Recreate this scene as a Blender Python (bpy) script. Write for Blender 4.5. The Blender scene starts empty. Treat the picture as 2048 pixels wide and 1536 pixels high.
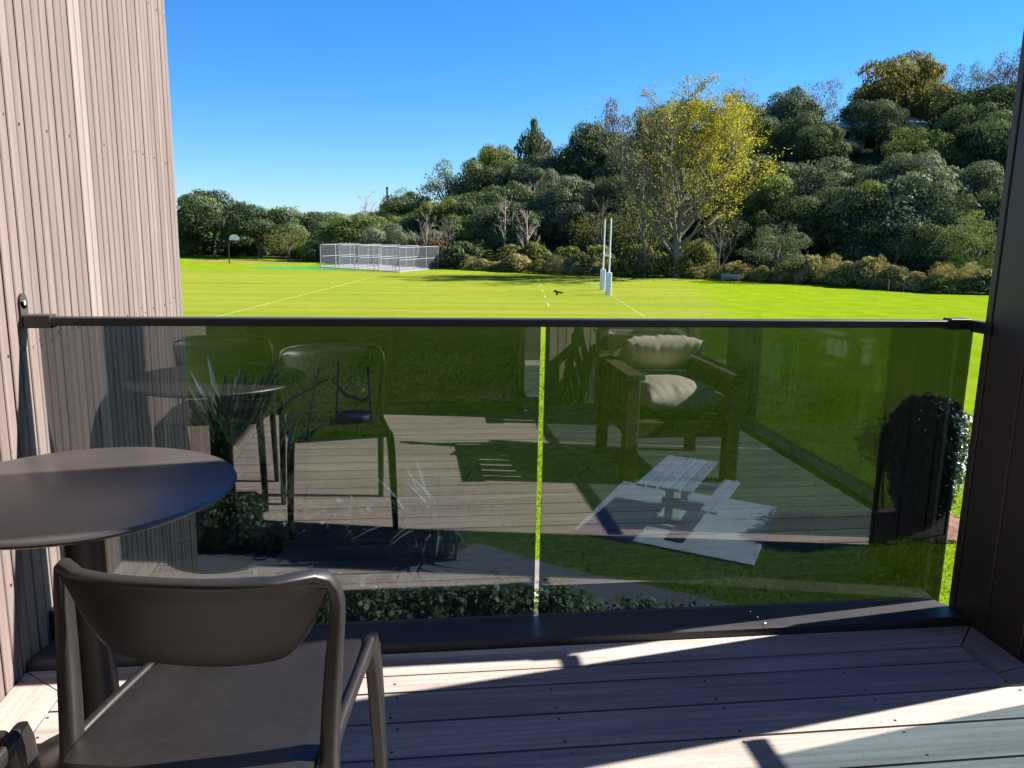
import bpy, bmesh, math, random
import numpy as np
from mathutils import Vector, Matrix

# ------------------------------------------------------------------ camera, world, sun, exposure
SC = bpy.context.scene
COL = SC.collection
R = math.radians
EYE = 5.0                      # camera height above the lawn (m)
DECK = EYE - 1.35              # top of the balcony boards
psi, th, ro = R(7.449), R(10.944), R(1.04)
hv = Vector((math.sin(psi), math.cos(psi), 0)); r0 = Vector((math.cos(psi), -math.sin(psi), 0)); zv = Vector((0, 0, 1))
fw = math.cos(th) * hv - math.sin(th) * zv
u0 = math.sin(th) * hv + math.cos(th) * zv
rt = math.cos(ro) * r0 + math.sin(ro) * u0
up = -math.sin(ro) * r0 + math.cos(ro) * u0
cam_d = bpy.data.cameras.new('camera'); cam = bpy.data.objects.new('camera', cam_d); COL.objects.link(cam)
cam_d.sensor_width = 36; cam_d.lens = 1600 / 2048 * 36; cam_d.clip_start = 0.05; cam_d.clip_end = 4000
cam.matrix_world = Matrix(((rt.x, up.x, -fw.x, 0), (rt.y, up.y, -fw.y, 0), (rt.z, up.z, -fw.z, EYE), (0, 0, 0, 1)))
SC.camera = cam

SUN_EL, SUN_AZ = R(35), R(10)  # azimuth measured from +X (along the balustrade) towards +Y (out over the lawn)
sdir = Vector((math.cos(SUN_EL) * math.cos(SUN_AZ), math.cos(SUN_EL) * math.sin(SUN_AZ), math.sin(SUN_EL)))
world = bpy.data.worlds.new('World'); SC.world = world; world.use_nodes = True
wn = world.node_tree; bgn = wn.nodes['Background']
sky = wn.nodes.new('ShaderNodeTexSky'); sky.sky_type = 'NISHITA'; sky.sun_disc = False
sky.sun_elevation = SUN_EL; sky.sun_rotation = math.pi / 2 - SUN_AZ
sky.altitude = 0; sky.air_density = 1.0; sky.dust_density = 0.0; sky.ozone_density = 6.0
shs = wn.nodes.new('ShaderNodeHueSaturation'); shs.inputs['Saturation'].default_value = 1.12; shs.inputs['Value'].default_value = 1.0
wbal = wn.nodes.new('ShaderNodeMix'); wbal.data_type = 'RGBA'; wbal.blend_type = 'MULTIPLY'; wbal.inputs[0].default_value = 1.0; wbal.inputs[7].default_value = (0.66, 0.84, 1.06, 1)
wn.links.new(sky.outputs[0], wbal.inputs[6]); wn.links.new(wbal.outputs[2], shs.inputs['Color']); wn.links.new(shs.outputs[0], bgn.inputs[0]); bgn.inputs[1].default_value = 0.05
sun_d = bpy.data.lights.new('sun', 'SUN'); sun_d.energy = 4.7; sun_d.angle = R(0.5); sun_d.color = (1.0, 0.95, 0.87)
sun = bpy.data.objects.new('sun', sun_d); COL.objects.link(sun)
sun.rotation_euler = (-sdir).to_track_quat('-Z', 'Y').to_euler(); sun.location = (30, 5, 30)
SC.view_settings.view_transform = 'Standard'; SC.view_settings.look = 'None'
SC.view_settings.exposure = 1.85; SC.view_settings.gamma = 1; SC.view_settings.use_curve_mapping = False
SC.cycles.transparent_max_bounces = 24; SC.cycles.max_bounces = 8
SC.cycles.caustics_reflective = False; SC.cycles.caustics_refractive = False

rnd = random.Random(7)

# ------------------------------------------------------------------ materials
class NT:
    def __init__(s, name):
        s.m = bpy.data.materials.new(name); s.m.use_nodes = True; s.t = s.m.node_tree; s.t.nodes.clear()
        s.out = s.n('ShaderNodeOutputMaterial')
    def n(s, typ, **kw):
        nd = s.t.nodes.new(typ)
        for k, v in kw.items(): setattr(nd, k, v)
        return nd
    def l(s, a, b): s.t.links.new(a, b)
    def math(s, op, a, b=None, clamp=False):
        nd = s.n('ShaderNodeMath', operation=op); nd.use_clamp = clamp
        for i, v in enumerate((a, b)):
            if v is None: continue
            if hasattr(v, 'is_output'): s.l(v, nd.inputs[i])
            else: nd.inputs[i].default_value = v
        return nd.outputs[0]
    def mix(s, fac, a, b, blend='MIX'):
        nd = s.n('ShaderNodeMix', data_type='RGBA', blend_type=blend)
        for idx, v in ((0, fac), (6, a), (7, b)):
            if hasattr(v, 'is_output'): s.l(v, nd.inputs[idx])
            elif idx == 0: nd.inputs[0].default_value = v
            else: nd.inputs[idx].default_value = (*v, 1) if len(v) == 3 else v
        return nd.outputs[2]
    def noise(s, vec, scale, detail=3, rough=0.55):
        nd = s.n('ShaderNodeTexNoise'); nd.inputs['Scale'].default_value = scale
        nd.inputs['Detail'].default_value = detail; nd.inputs['Roughness'].default_value = rough
        if vec is not None: s.l(vec, nd.inputs['Vector'])
        return nd.outputs['Fac']
    def ramp(s, fac, pts):
        nd = s.n('ShaderNodeValToRGB'); cr = nd.color_ramp
        while len(cr.elements) < len(pts): cr.elements.new(0.5)
        for e, (p, c) in zip(cr.elements, pts): e.position = p; e.color = (*c, 1) if len(c) == 3 else c
        s.l(fac, nd.inputs[0]); return nd.outputs[0]
    def mapping(s, vec, scale):
        nd = s.n('ShaderNodeMapping'); nd.inputs['Scale'].default_value = scale; s.l(vec, nd.inputs['Vector']); return nd.outputs[0]
    def coord(s, which='Object'): return s.n('ShaderNodeTexCoord').outputs[which]
    def principled(s, col, rough=0.6, spec=0.5, metal=0.0, bump=None, bstr=0.3, bdist=0.01):
        p = s.n('ShaderNodeBsdfPrincipled')
        for key, v in (('Base Color', col), ('Roughness', rough), ('Metallic', metal), ('Specular IOR Level', spec)):
            if hasattr(v, 'is_output'): s.l(v, p.inputs[key])
            elif key == 'Base Color': p.inputs[key].default_value = (*v, 1)
            else: p.inputs[key].default_value = v
        if bump is not None:
            b = s.n('ShaderNodeBump'); b.inputs['Strength'].default_value = bstr; b.inputs['Distance'].default_value = bdist
            s.l(bump, b.inputs['Height']); s.l(b.outputs[0], p.inputs['Normal'])
        s.l(p.outputs[0], s.out.inputs[0]); return p

def offset_coord(t):
    """object coordinates shifted by a random amount per object, so that pieces sharing a mesh differ"""
    oi = t.n('ShaderNodeObjectInfo'); rv = t.math('MULTIPLY', oi.outputs['Random'], 37.0)
    cb = t.n('ShaderNodeCombineXYZ')
    for i in range(3): t.l(rv, cb.inputs[i])
    ad = t.n('ShaderNodeVectorMath', operation='ADD'); t.l(t.coord(), ad.inputs[0]); t.l(cb.outputs[0], ad.inputs[1])
    return ad.outputs[0], oi.outputs['Random']

def timber(name, dark, light, axis, vary=0.35, rough=0.75, grain=1.0):
    t = NT(name); v, rand = offset_coord(t)
    sc = [60 * grain] * 3; sc[axis] = 2.2 * grain
    g = t.noise(t.mapping(v, sc), 1.0, 6, 0.62)
    sc2 = [9.0] * 3; sc2[axis] = 0.9
    g2 = t.noise(t.mapping(v, sc2), 1.0, 3)
    sp = t.noise(t.mapping(v, [90, 90, 90]), 1.0, 2, 0.8)
    f = t.math('ADD', t.math('MULTIPLY', g, 0.6), t.math('MULTIPLY', g2, 0.4))
    col = t.ramp(f, [(0.3, dark), (0.62, light)])
    br = t.math('ADD', 1 - vary / 2, t.math('MULTIPLY', rand, vary))
    hs = t.n('ShaderNodeHueSaturation'); t.l(col, hs.inputs['Color']); t.l(br, hs.inputs['Value'])
    hs.inputs['Saturation'].default_value = 1.0
    spk = t.ramp(sp, [(0.30, (0.72, 0.68, 0.68)), (0.42, (1, 1, 1))])
    fin = t.mix(0.7, hs.outputs[0], spk, 'MULTIPLY')
    t.principled(fin, rough, 0.3, bump=g, bstr=0.25, bdist=0.004); return t.m

def plain(name, col, rough=0.5, spec=0.5, metal=0.0, nscale=25.0, namt=0.12, bump=0.05):
    t = NT(name); v = t.coord()
    n1 = t.noise(v, nscale, 4); n2 = t.noise(v, nscale / 7, 3)
    f = t.math('ADD', t.math('MULTIPLY', n1, 0.5), t.math('MULTIPLY', n2, 0.5))
    a = tuple(c * (1 - namt) for c in col); b = tuple(min(1, c * (1 + namt)) for c in col)
    c = t.ramp(f, [(0.35, a), (0.65, b)])
    rr = t.math('ADD', rough - 0.06, t.math('MULTIPLY', n2, 0.12))
    t.principled(c, rr, spec, metal, bump=n1, bstr=bump, bdist=0.003); return t.m

def foliage(name, col, col2, transl=0.3, gloss=0.006):
    t = NT(name)
    at = t.n('ShaderNodeAttribute', attribute_name='tone')
    oi = t.n('ShaderNodeObjectInfo')
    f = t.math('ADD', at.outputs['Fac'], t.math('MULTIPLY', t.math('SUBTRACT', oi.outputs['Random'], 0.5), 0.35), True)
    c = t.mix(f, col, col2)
    d = t.n('ShaderNodeBsdfDiffuse'); t.l(c, d.inputs[0])
    tr = t.n('ShaderNodeBsdfTranslucent'); t.l(t.mix(0.5, c, (1.0, 1.0, 0.25), 'MULTIPLY'), tr.inputs[0])
    m = t.n('ShaderNodeMixShader'); m.inputs[0].default_value = transl; t.l(d.outputs[0], m.inputs[1]); t.l(tr.outputs[0], m.inputs[2])
    g = t.n('ShaderNodeBsdfGlossy'); g.inputs['Roughness'].default_value = 0.5; g.inputs[0].default_value = (0.9, 0.95, 1, 1)
    m2 = t.n('ShaderNodeMixShader'); m2.inputs[0].default_value = gloss
    t.l(m.outputs[0], m2.inputs[1]); t.l(g.outputs[0], m2.inputs[2]); t.l(m2.outputs[0], t.out.inputs[0]); return t.m

def glass_mat(name, tint, ior):
    t = NT(name); geo = t.n('ShaderNodeNewGeometry')
    i = t.math('ADD', ior, t.math('MULTIPLY', geo.outputs['Backfacing'], 1 / ior - ior))   # same reflectance from either side of a face
    fr = t.n('ShaderNodeFresnel'); t.l(i, fr.inputs['IOR'])
    tp = t.n('ShaderNodeBsdfTransparent'); tp.inputs[0].default_value = (*tint, 1)
    gl = t.n('ShaderNodeBsdfGlossy'); gl.inputs['Roughness'].default_value = 0.0; gl.inputs[0].default_value = (1, 1, 1, 1)
    m = t.n('ShaderNodeMixShader'); t.l(fr.outputs[0], m.inputs[0]); t.l(tp.outputs[0], m.inputs[1]); t.l(gl.outputs[0], m.inputs[2])
    t.l(m.outputs[0], t.out.inputs[0]); return t.m

M = {}
M['wall'] = timber('weathered_cladding', (0.105, 0.078, 0.071), (0.172, 0.134, 0.122), 2, 0.20)
M['wall_streak'] = timber('pale_sunstreak_cladding', (0.15, 0.12, 0.107), (0.235, 0.195, 0.175), 2, 0.1)  # paler wood, with the streak of glass-reflected sun put into the colour
M['deck'] = timber('weathered_decking', (0.22, 0.187, 0.168), (0.44, 0.385, 0.345), 0, 0.2)
M['deck_y'] = timber('weathered_border', (0.22, 0.187, 0.168), (0.42, 0.365, 0.325), 1, 0.2)
M['gap'] = plain('dark_backing', (0.014, 0.007, 0.010), 0.9, 0.2)
M['pillar'] = plain('dark_bronze_cladding', (0.045, 0.036, 0.036), 0.42, 0.5, nscale=40)
M['alu'] = plain('black_aluminium', (0.016, 0.016, 0.018), 0.38, 0.5)
M['flash'] = plain('charcoal_flashing', (0.040, 0.038, 0.042), 0.42, 0.5, nscale=12, namt=0.2)
M['steel'] = plain('stainless_steel', (0.35, 0.35, 0.36), 0.3, 0.5, 1.0)
M['plastic'] = plain('dark_brown_plastic', (0.0135, 0.012, 0.012), 0.42, 0.42, nscale=60, namt=0.15, bump=0.08)
M['table'] = plain('dark_laminate', (0.055, 0.045, 0.043), 0.36, 0.8, nscale=9, namt=0.25, bump=0.02)
M['glass'] = glass_mat('tinted_glass', (0.255, 0.31, 0.345), 2.3)
M['glass_side'] = glass_mat('blue_tinted_glass', (0.46, 0.55, 0.58), 1.55)
M['armwood'] = timber('brown_stained_wood', (0.05, 0.034, 0.024), (0.12, 0.085, 0.06), 2, 0.2)
M['armpale'] = timber('sunlit_pale_wood', (0.30, 0.27, 0.24), (0.50, 0.46, 0.41), 0, 0.2)  # pale wood tone that also holds the sunlight on the slats
M['cushion'] = plain('cream_canvas', (0.60, 0.54, 0.44), 0.9, 0.1, nscale=220, namt=0.06, bump=0.3)
M['picnic'] = timber('silvered_planks', (0.38, 0.38, 0.38), (0.62, 0.62, 0.61), 1, 0.3, grain=0.35)
M['picnic_leg'] = timber('silvered_posts', (0.20, 0.20, 0.19), (0.34, 0.34, 0.33), 2, 0.2, grain=0.6)
M['concrete'] = plain('light_concrete', (0.56, 0.55, 0.52), 0.85, 0.2, nscale=3, namt=0.14)
M['path'] = plain('path_concrete', (0.20, 0.185, 0.18), 0.85, 0.2, nscale=6, namt=0.2)
M['white'] = plain('white_paint', (0.72, 0.74, 0.75), 0.5, 0.4, nscale=8, namt=0.05)
M['galv'] = plain('galvanised_pipe', (0.25, 0.27, 0.29), 0.45, 0.5, nscale=10, namt=0.05)
M['bark'] = timber('grey_bark', (0.07, 0.06, 0.05), (0.17, 0.15, 0.12), 2, 0.3)
M['deadwood'] = timber('bleached_dead_wood', (0.22, 0.17, 0.14), (0.40, 0.33, 0.28), 2, 0.3)
M['black'] = plain('black_rubber', (0.014, 0.015, 0.018), 0.6, 0.4)
M['teal'] = plain('teal_bag', (0.025, 0.06, 0.075), 0.5, 0.5)
M['red'] = plain('red_paint', (0.45, 0.03, 0.025), 0.5, 0.4)
M['stake'] = timber('grey_stake', (0.16, 0.15, 0.13), (0.30, 0.28, 0.25), 2, 0.2)
M['mulch'] = plain('bark_mulch', (0.15, 0.09, 0.06), 0.95, 0.1, nscale=30, namt=0.6, bump=1.0)
M['roof'] = plain('pale_roof', (0.42, 0.38, 0.33), 0.7, 0.3)
M['housewall'] = plain('cream_house_wall', (0.40, 0.40, 0.35), 0.7, 0.3)
M['window'] = plain('dark_window', (0.02, 0.025, 0.03), 0.15, 0.6)
M['shade_roof'] = plain('dark_shade_roof', (0.045, 0.042, 0.040), 0.7, 0.3)
M['clay'] = plain('bare_earth', (0.20, 0.12, 0.065), 0.95, 0.1, nscale=1.2, namt=0.35)
M['turf'] = plain('green_artificial_turf', (0.05, 0.22, 0.07), 0.9, 0.1, nscale=1.0)
M['line'] = plain('line_paint', (0.27, 0.31, 0.13), 0.9, 0.1, nscale=3, namt=0.3)
M['darkclad'] = plain('dark_weatherboard', (0.022, 0.023, 0.025), 0.5, 0.4)
M['hillside'] = plain('leaf_litter', (0.035, 0.045, 0.018), 0.95, 0.1, nscale=0.6, namt=0.5)
M['f_dark'] = foliage('dark_evergreen_leaves', (0.036, 0.060, 0.026), (0.150, 0.190, 0.085), 0.27)
M['f_grey'] = foliage('grey_green_leaves', (0.062, 0.086, 0.046), (0.21, 0.245, 0.145), 0.26)
M['f_green'] = foliage('mid_green_leaves', (0.055, 0.088, 0.022), (0.20, 0.25, 0.07), 0.32)
M['f_lime'] = foliage('light_olive_leaves', (0.10, 0.12, 0.028), (0.25, 0.25, 0.07), 0.42)
M['f_gold'] = foliage('golden_leaves', (0.085, 0.08, 0.026), (0.24, 0.20, 0.06), 0.4)
M['f_brown'] = foliage('russet_leaves', (0.09, 0.06, 0.03), (0.18, 0.13, 0.065), 0.4)
M['f_yellow'] = foliage('autumn_yellow_leaves', (0.21, 0.205, 0.032), (0.46, 0.40, 0.045), 0.48, 0.0)
M['f_hedge'] = foliage('buff_hedge_leaves', (0.15, 0.14, 0.05), (0.40, 0.34, 0.15), 0.38)
M['f_flax'] = foliage('flax_blades', (0.10, 0.13, 0.08), (0.31, 0.36, 0.23), 0.28, 0.07)  # blade tones raised so the colour includes the leaf sheen
M['f_ground'] = foliage('glossy_hedge_leaves', (0.11, 0.15, 0.04), (0.45, 0.50, 0.17), 0.32, 0.06)
M['f_grass'] = foliage('grass_blades', (0.13, 0.21, 0.018), (0.24, 0.34, 0.035), 0.4, 0.0)

# lawn: yellower mown playing field, lusher strip of lawn beyond its right side and towards the building
t = NT('lawn_grass'); geo = t.n('ShaderNodeNewGeometry'); P = geo.outputs['Position']
sx = t.n('ShaderNodeSeparateXYZ'); t.l(P, sx.inputs[0])
big = t.noise(P, 0.05, 4); mid = t.noise(P, 0.5, 4, 0.65); fine = t.noise(P, 14, 4, 0.7)
strip = t.noise(t.mapping(P, (0.03, 0.5, 1)), 1.0, 4, 0.65)
wear = t.noise(t.mapping(P, (0.6, 1.6, 1)), 1.0, 5, 0.7)
lim = t.math('ADD', 7.8, t.math('MULTIPLY', sx.outputs[1], 0.28))
dx = t.math('SUBTRACT', lim, t.math('ADD', sx.outputs[0], t.math('MULTIPLY', mid, 3.0)))
fm = t.math('MULTIPLY', t.math('ADD', t.math('MULTIPLY', dx, 0.35), 0.5, True), t.math('MULTIPLY', t.math('SUBTRACT', sx.outputs[1], 30.0), 0.06, True), True)
fm = t.math('MULTIPLY', fm, t.math('MULTIPLY', t.math('SUBTRACT', 97.0, t.math('ADD', sx.outputs[1], t.math('MULTIPLY', mid, 4))), 0.25, True), True)
lush = t.ramp(mid, [(0.3, (0.130, 0.200, 0.008)), (0.7, (0.195, 0.270, 0.012))])
fa = t.math('ADD', t.math('MULTIPLY', strip, 0.65), t.math('MULTIPLY', wear, 0.35))
field = t.ramp(fa, [(0.36, (0.150, 0.197, 0.020)), (0.50, (0.195, 0.228, 0.026)), (0.64, (0.255, 0.258, 0.044))])
base = t.mix(fm, lush, field)
fin = t.mix(0.55, base, t.ramp(fine, [(0.3, (0.55, 0.6, 0.5)), (0.7, (1.25, 1.2, 1.2))]), 'MULTIPLY')
fin = t.mix(0.35, fin, t.ramp(big, [(0.35, (0.75, 0.85, 0.7)), (0.65, (1.1, 1.05, 1.0))]), 'MULTIPLY')
t.principled(fin, 0.9, 0.0, bump=fine, bstr=0.9, bdist=0.05); M['lawn'] = t.m

# chain link: wires far below a pixel, so an open mix
t = NT('chain_link_mesh'); tp = t.n('ShaderNodeBsdfTransparent'); df = t.n('ShaderNodeBsdfDiffuse'); df.inputs[0].default_value = (0.42, 0.45, 0.47, 1)
mx = t.n('ShaderNodeMixShader'); mx.inputs[0].default_value = 0.07; t.l(tp.outputs[0], mx.inputs[1]); t.l(df.outputs[0], mx.inputs[2]); t.l(mx.outputs[0], t.out.inputs[0])
M['mesh'] = t.m

# ------------------------------------------------------------------ mesh helpers
class MB:
    def __init__(s): s.v = []; s.f = []
    def add(s, vs, fs):
        o = len(s.v); s.v += [tuple(p) for p in vs]; s.f += [tuple(i + o for i in f) for f in fs]; return s
    def box(s, c, d, rz=0.0, ch=0.0):
        """box of size d centred at c, optional chamfer ch on all edges along the longest axis"""
        x, y, z = (k / 2 for k in d); cr, sr = math.cos(rz), math.sin(rz)
        def T(p): return (c[0] + p[0] * cr - p[1] * sr, c[1] + p[0] * sr + p[1] * cr, c[2] + p[2])
        if ch <= 0:
            vs = [(-x, -y, -z), (x, -y, -z), (x, y, -z), (-x, y, -z), (-x, -y, z), (x, -y, z), (x, y, z), (-x, y, z)]
            fs = [(0, 3, 2, 1), (4, 5, 6, 7), (0, 1, 5, 4), (1, 2, 6, 5), (2, 3, 7, 6), (3, 0, 4, 7)]
            return s.add([T(p) for p in vs], fs)
        ax = max(range(3), key=lambda i: d[i]); h = (x, y, z); a, b = [i for i in range(3) if i != ax]
        A, B = h[a], h[b]
        prof = [(-A + ch, -B), (A - ch, -B), (A, -B + ch), (A, B - ch), (A - ch, B), (-A + ch, B), (-A, B - ch), (-A, -B + ch)]
        vs = []
        for e in (-1, 1):
            for p in prof:
                q = [0, 0, 0]; q[ax] = e * h[ax]; q[a] = p[0]; q[b] = p[1]; vs.append(T(q))
        fs = [tuple(range(7, -1, -1)), tuple(range(8, 16))] + [(i, (i + 1) % 8, 8 + (i + 1) % 8, 8 + i) for i in range(8)]
        return s.add(vs, fs)
    def prism(s, pts, z0, z1):
        n = len(pts)
        return s.add([(p[0], p[1], z0) for p in pts] + [(p[0], p[1], z1) for p in pts],
                     [tuple(range(n - 1, -1, -1)), tuple(range(n, 2 * n))] + [(i, (i + 1) % n, n + (i + 1) % n, n + i) for i in range(n)])
    def tube(s, path, rad, n=8, cap=True):
        path = [Vector(p) for p in path]; m = len(path); rad = rad if hasattr(rad, '__len__') else [rad] * m
        ref = None; vs = []
        for i, p in enumerate(path):
            d = (path[min(i + 1, m - 1)] - path[max(i - 1, 0)]).normalized()
            if ref is None: ref = Vector((1, 0, 0)) if abs(d.x) < 0.8 else Vector((0, 1, 0))
            a = (ref - d * ref.dot(d)).normalized(); b = d.cross(a); ref = a
            for k in range(n):
                an = 2 * math.pi * k / n; vs.append(p + (a * math.cos(an) + b * math.sin(an)) * rad[i])
        fs = [(i * n + k, i * n + (k + 1) % n, (i + 1) * n + (k + 1) % n, (i + 1) * n + k) for i in range(m - 1) for k in range(n)]
        if cap: fs += [tuple(range(n - 1, -1, -1)), tuple(range((m - 1) * n, m * n))]
        return s.add(vs, fs)
    def sweep(s, path, A, B, side, n=16, e=0.55):
        """rounded-rectangle section (half sizes A along 'side', B across) swept along path"""
        path = [Vector(p) for p in path]; m = len(path); vs = []
        for i, p in enumerate(path):
            d = (path[min(i + 1, m - 1)] - path[max(i - 1, 0)]).normalized()
            sd = Vector(side[i] if isinstance(side, list) else side); a = (sd - d * sd.dot(d)).normalized(); b = d.cross(a)
            Ai = A[i] if hasattr(A, '__len__') else A; Bi = B[i] if hasattr(B, '__len__') else B
            for k in range(n):
                an = 2 * math.pi * k / n; c, q = math.cos(an), math.sin(an)
                vs.append(p + a * Ai * math.copysign(abs(c) ** e, c) + b * Bi * math.copysign(abs(q) ** e, q))
        fs = [(i * n + k, i * n + (k + 1) % n, (i + 1) * n + (k + 1) % n, (i + 1) * n + k) for i in range(m - 1) for k in range(n)]
        fs += [tuple(range(n - 1, -1, -1)), tuple(range((m - 1) * n, m * n))]
        return s.add(vs, fs)
    def lathe(s, prof, c=(0, 0, 0), n=64):
        vs = [(c[0] + r * math.cos(2 * math.pi * k / n), c[1] + r * math.sin(2 * math.pi * k / n), c[2] + z) for r, z in prof for k in range(n)]
        m = len(prof)
        fs = [(i * n + k, i * n + (k + 1) % n, (i + 1) * n + (k + 1) % n, (i + 1) * n + k) for i in range(m - 1) for k in range(n)]
        fs += [tuple(range(n - 1, -1, -1)), tuple(range((m - 1) * n, m * n))]
        return s.add(vs, fs)
    def mesh(s, name, smooth=False):
        me = bpy.data.meshes.new(name); me.from_pydata(s.v, [], s.f); me.update()
        bm = bmesh.new(); bm.from_mesh(me); bmesh.ops.recalc_face_normals(bm, faces=bm.faces); bm.to_mesh(me); bm.free()
        if smooth:
            me.polygons.foreach_set('use_smooth', [True] * len(me.polygons))
            try: me.set_sharp_from_angle(angle=R(50))
            except Exception: pass
        return me
    def build(s, name, mat, parent=None, smooth=False):
        return link(name, s.mesh(name, smooth), mat, parent)

def link(name, me, mat=None, parent=None, loc=None, rz=0.0, scale=None):
    o = bpy.data.objects.new(name, me); COL.objects.link(o)
    if mat is not None and me is not None:
        if len(me.materials) == 0: me.materials.append(mat)
        if me.materials[0] != mat:
            o.material_slots[0].link = 'OBJECT'; o.material_slots[0].material = mat
    if parent is not None: o.parent = parent
    if loc is not None: o.location = loc
    if rz: o.rotation_euler = (0, 0, rz)
    if scale is not None: o.scale = scale
    return o
def tag(o, label, cat, group=None):
    o['label'] = label; o['category'] = cat
    if group: o['group'] = group
    return o
def struct(o): o['kind'] = 'structure'; return o
def stuff(o): o['kind'] = 'stuff'; return o
def thing(name, label, cat, loc=(0, 0, 0), rz=0.0, group=None, scale=None):
    o = bpy.data.objects.new(name, None); COL.objects.link(o); o.location = loc; o.rotation_euler = (0, 0, rz); o.empty_display_size = 0.2
    if scale is not None: o.scale = scale
    return tag(o, label, cat, group)

def quads(name, C, N, size, tone, rng, aspect=1.0, U=None):
    """many leaf faces: centres C, normals N, sizes -> one mesh with a per-face 'tone' attribute"""
    n = len(C); N = N / (np.linalg.norm(N, axis=1, keepdims=True) + 1e-9)
    if U is None: U = rng.normal(size=(n, 3))
    U = U - N * (U * N).sum(1, keepdims=True); U /= (np.linalg.norm(U, axis=1, keepdims=True) + 1e-9); W = np.cross(N, U)
    sz = size[:, None]
    a = C - U * sz * 0.5; b = C + W * sz * 0.32 * aspect + N * sz * 0.06; c = C + U * sz * 0.5; d = C - W * sz * 0.32 * aspect + N * sz * 0.06
    co = np.stack([a, b, c, d], 1).reshape(-1, 3)
    me = bpy.data.meshes.new(name); me.vertices.add(n * 4); me.vertices.foreach_set('co', co.ravel().astype(np.float32))
    me.loops.add(n * 4); me.loops.foreach_set('vertex_index', np.arange(n * 4, dtype=np.int32))
    me.polygons.add(n); me.polygons.foreach_set('loop_start', np.arange(0, n * 4, 4, dtype=np.int32))
    try: me.polygons.foreach_set('loop_total', np.full(n, 4, dtype=np.int32))
    except Exception: pass
    me.update()
    at = me.attributes.new('tone', 'FLOAT', 'FACE'); at.data.foreach_set('value', np.clip(tone, 0, 1).astype(np.float32))
    me.validate(); return me

# ------------------------------------------------------------------ terrain, lawn and paving
EDGE_T = [-0.6, -0.263, -0.188, -0.118, 0.039, 0.136, 0.218, 0.346, 0.414, 0.46, 0.595, 0.72, 0.78, 1.2, 2.5]
EDGE_Y = [122, 131.7, 129, 114.5, 100.5, 93.5, 88.5, 85.8, 82.2, 80.3, 72.5, 66.0, 65.5, 48, 26]
HILL_T = [-0.6, -0.1, 0.05, 0.175, 0.30, 0.44, 0.57, 0.71, 1.2, 2.5]
HILL_H = [0, 0.2, 4, 10, 14, 17, 18, 19, 19, 18]
def edge_y(tt): return np.interp(tt, EDGE_T, EDGE_Y)
def hill_h(x, y):
    tt = x / max(y, 1.0); d = (y - edge_y(tt) - 4) / 41.0; d = min(max(d, 0), 1); return float(np.interp(tt, HILL_T, HILL_H) * d * d * (3 - 2 * d))

lawn = MB(); g = 2600
lawn.add([(-g, -g, 0), (g, -g, 0), (g, g, 0), (-g, g, 0)], [(0, 1, 2, 3)])
struct(lawn.build('lawn', M['lawn']))
hb = MB(); ts = np.linspace(-0.6, 2.3, 90); ds = np.concatenate([np.linspace(0, 60, 31), np.linspace(70, 260, 12)])
vs = []
for a in ts:
    for d in ds:
        y = float(edge_y(a) + 1.5 + d); x = a * y; h = hill_h(x, y)
        vs.append((x, y, (h + (0.35 * math.sin(x * 0.9) * math.sin(y * 0.7) if h > 1 else 0) + 0.012) if d > 0 else -0.02))
nd = len(ds)
hb.add(vs, [(i * nd + j, (i + 1) * nd + j, (i + 1) * nd + j + 1, i * nd + j + 1) for i in range(len(ts) - 1) for j in range(nd - 1)])
struct(hb.build('hill', M['hillside'], smooth=True))

def sheet(name, pts, z, mat):
    return struct(MB().prism(pts, -0.05, z).build(name, mat))
sheet('concrete_path', [(-9, 12.9), (-3, 12.15), (0.3, 11.6), (1.1, 12.15), (1.7, 11.6), (2.4, 11.0), (4.0, 10.0), (5.2, 9.0), (7.0, 6.6), (5.2, 6.4), (3.8, 8.4), (2.4, 9.3), (0.4, 9.9), (-9, 10.6)], 0.012, M['path'])
SLAB = [(4.3, 15.15), (6.75, 13.4), (5.2, 10.9), (2.75, 12.6)]
sheet('picnic_slab', SLAB, 0.03, M['concrete'])
sheet('bare_earth_court', [(-28.5, 110.5), (-16, 109.5), (-14.5, 112), (-19, 115), (-29, 114)], 0.008, M['clay'])
sheet('cricket_turf', [(-18.5, 97.5), (-4, 94.5), (-1.5, 97.5), (-8, 103), (-17, 101.5)], 0.014, M['turf'])
sheet('garden_bed', [(-9, 12.95), (-3, 12.2), (0.25, 11.65), (0.9, 12.0), (0.2, 13.2), (-1.2, 14.4), (-2.6, 16.6), (-9, 17.5)], 0.02, M['mulch'])
sheet('planting_strip', [(-9, 10.5), (0.4, 9.8), (2.4, 9.2), (3.7, 8.4), (4.6, 7.0), (-9, 7.0)], 0.02, M['mulch'])
# field markings
def fline(a, b, w=0.10):
    a, b = Vector(a), Vector(b); d = (b - a).normalized(); q = Vector((-d.y, d.x)) * w / 2
    struct(MB().prism([a - q, b - q, b + q, a + q], -0.01, 0.006).build('pitch_line', M['line']))
fline((12.95, 38), (19.05, 87.5), 0.075)
for k in range(5):
    y = 52.5 + k * 6.4; x = 9.4 + (y - 53.6) * 0.134; fline((x, y), (x + 0.33, y + 2.6), 0.11)
fline((-11.9, 38), (-3.3, 84), 0.06)
fline((-3.3, 84.2), (18.2, 81.6), 0.07)

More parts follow.
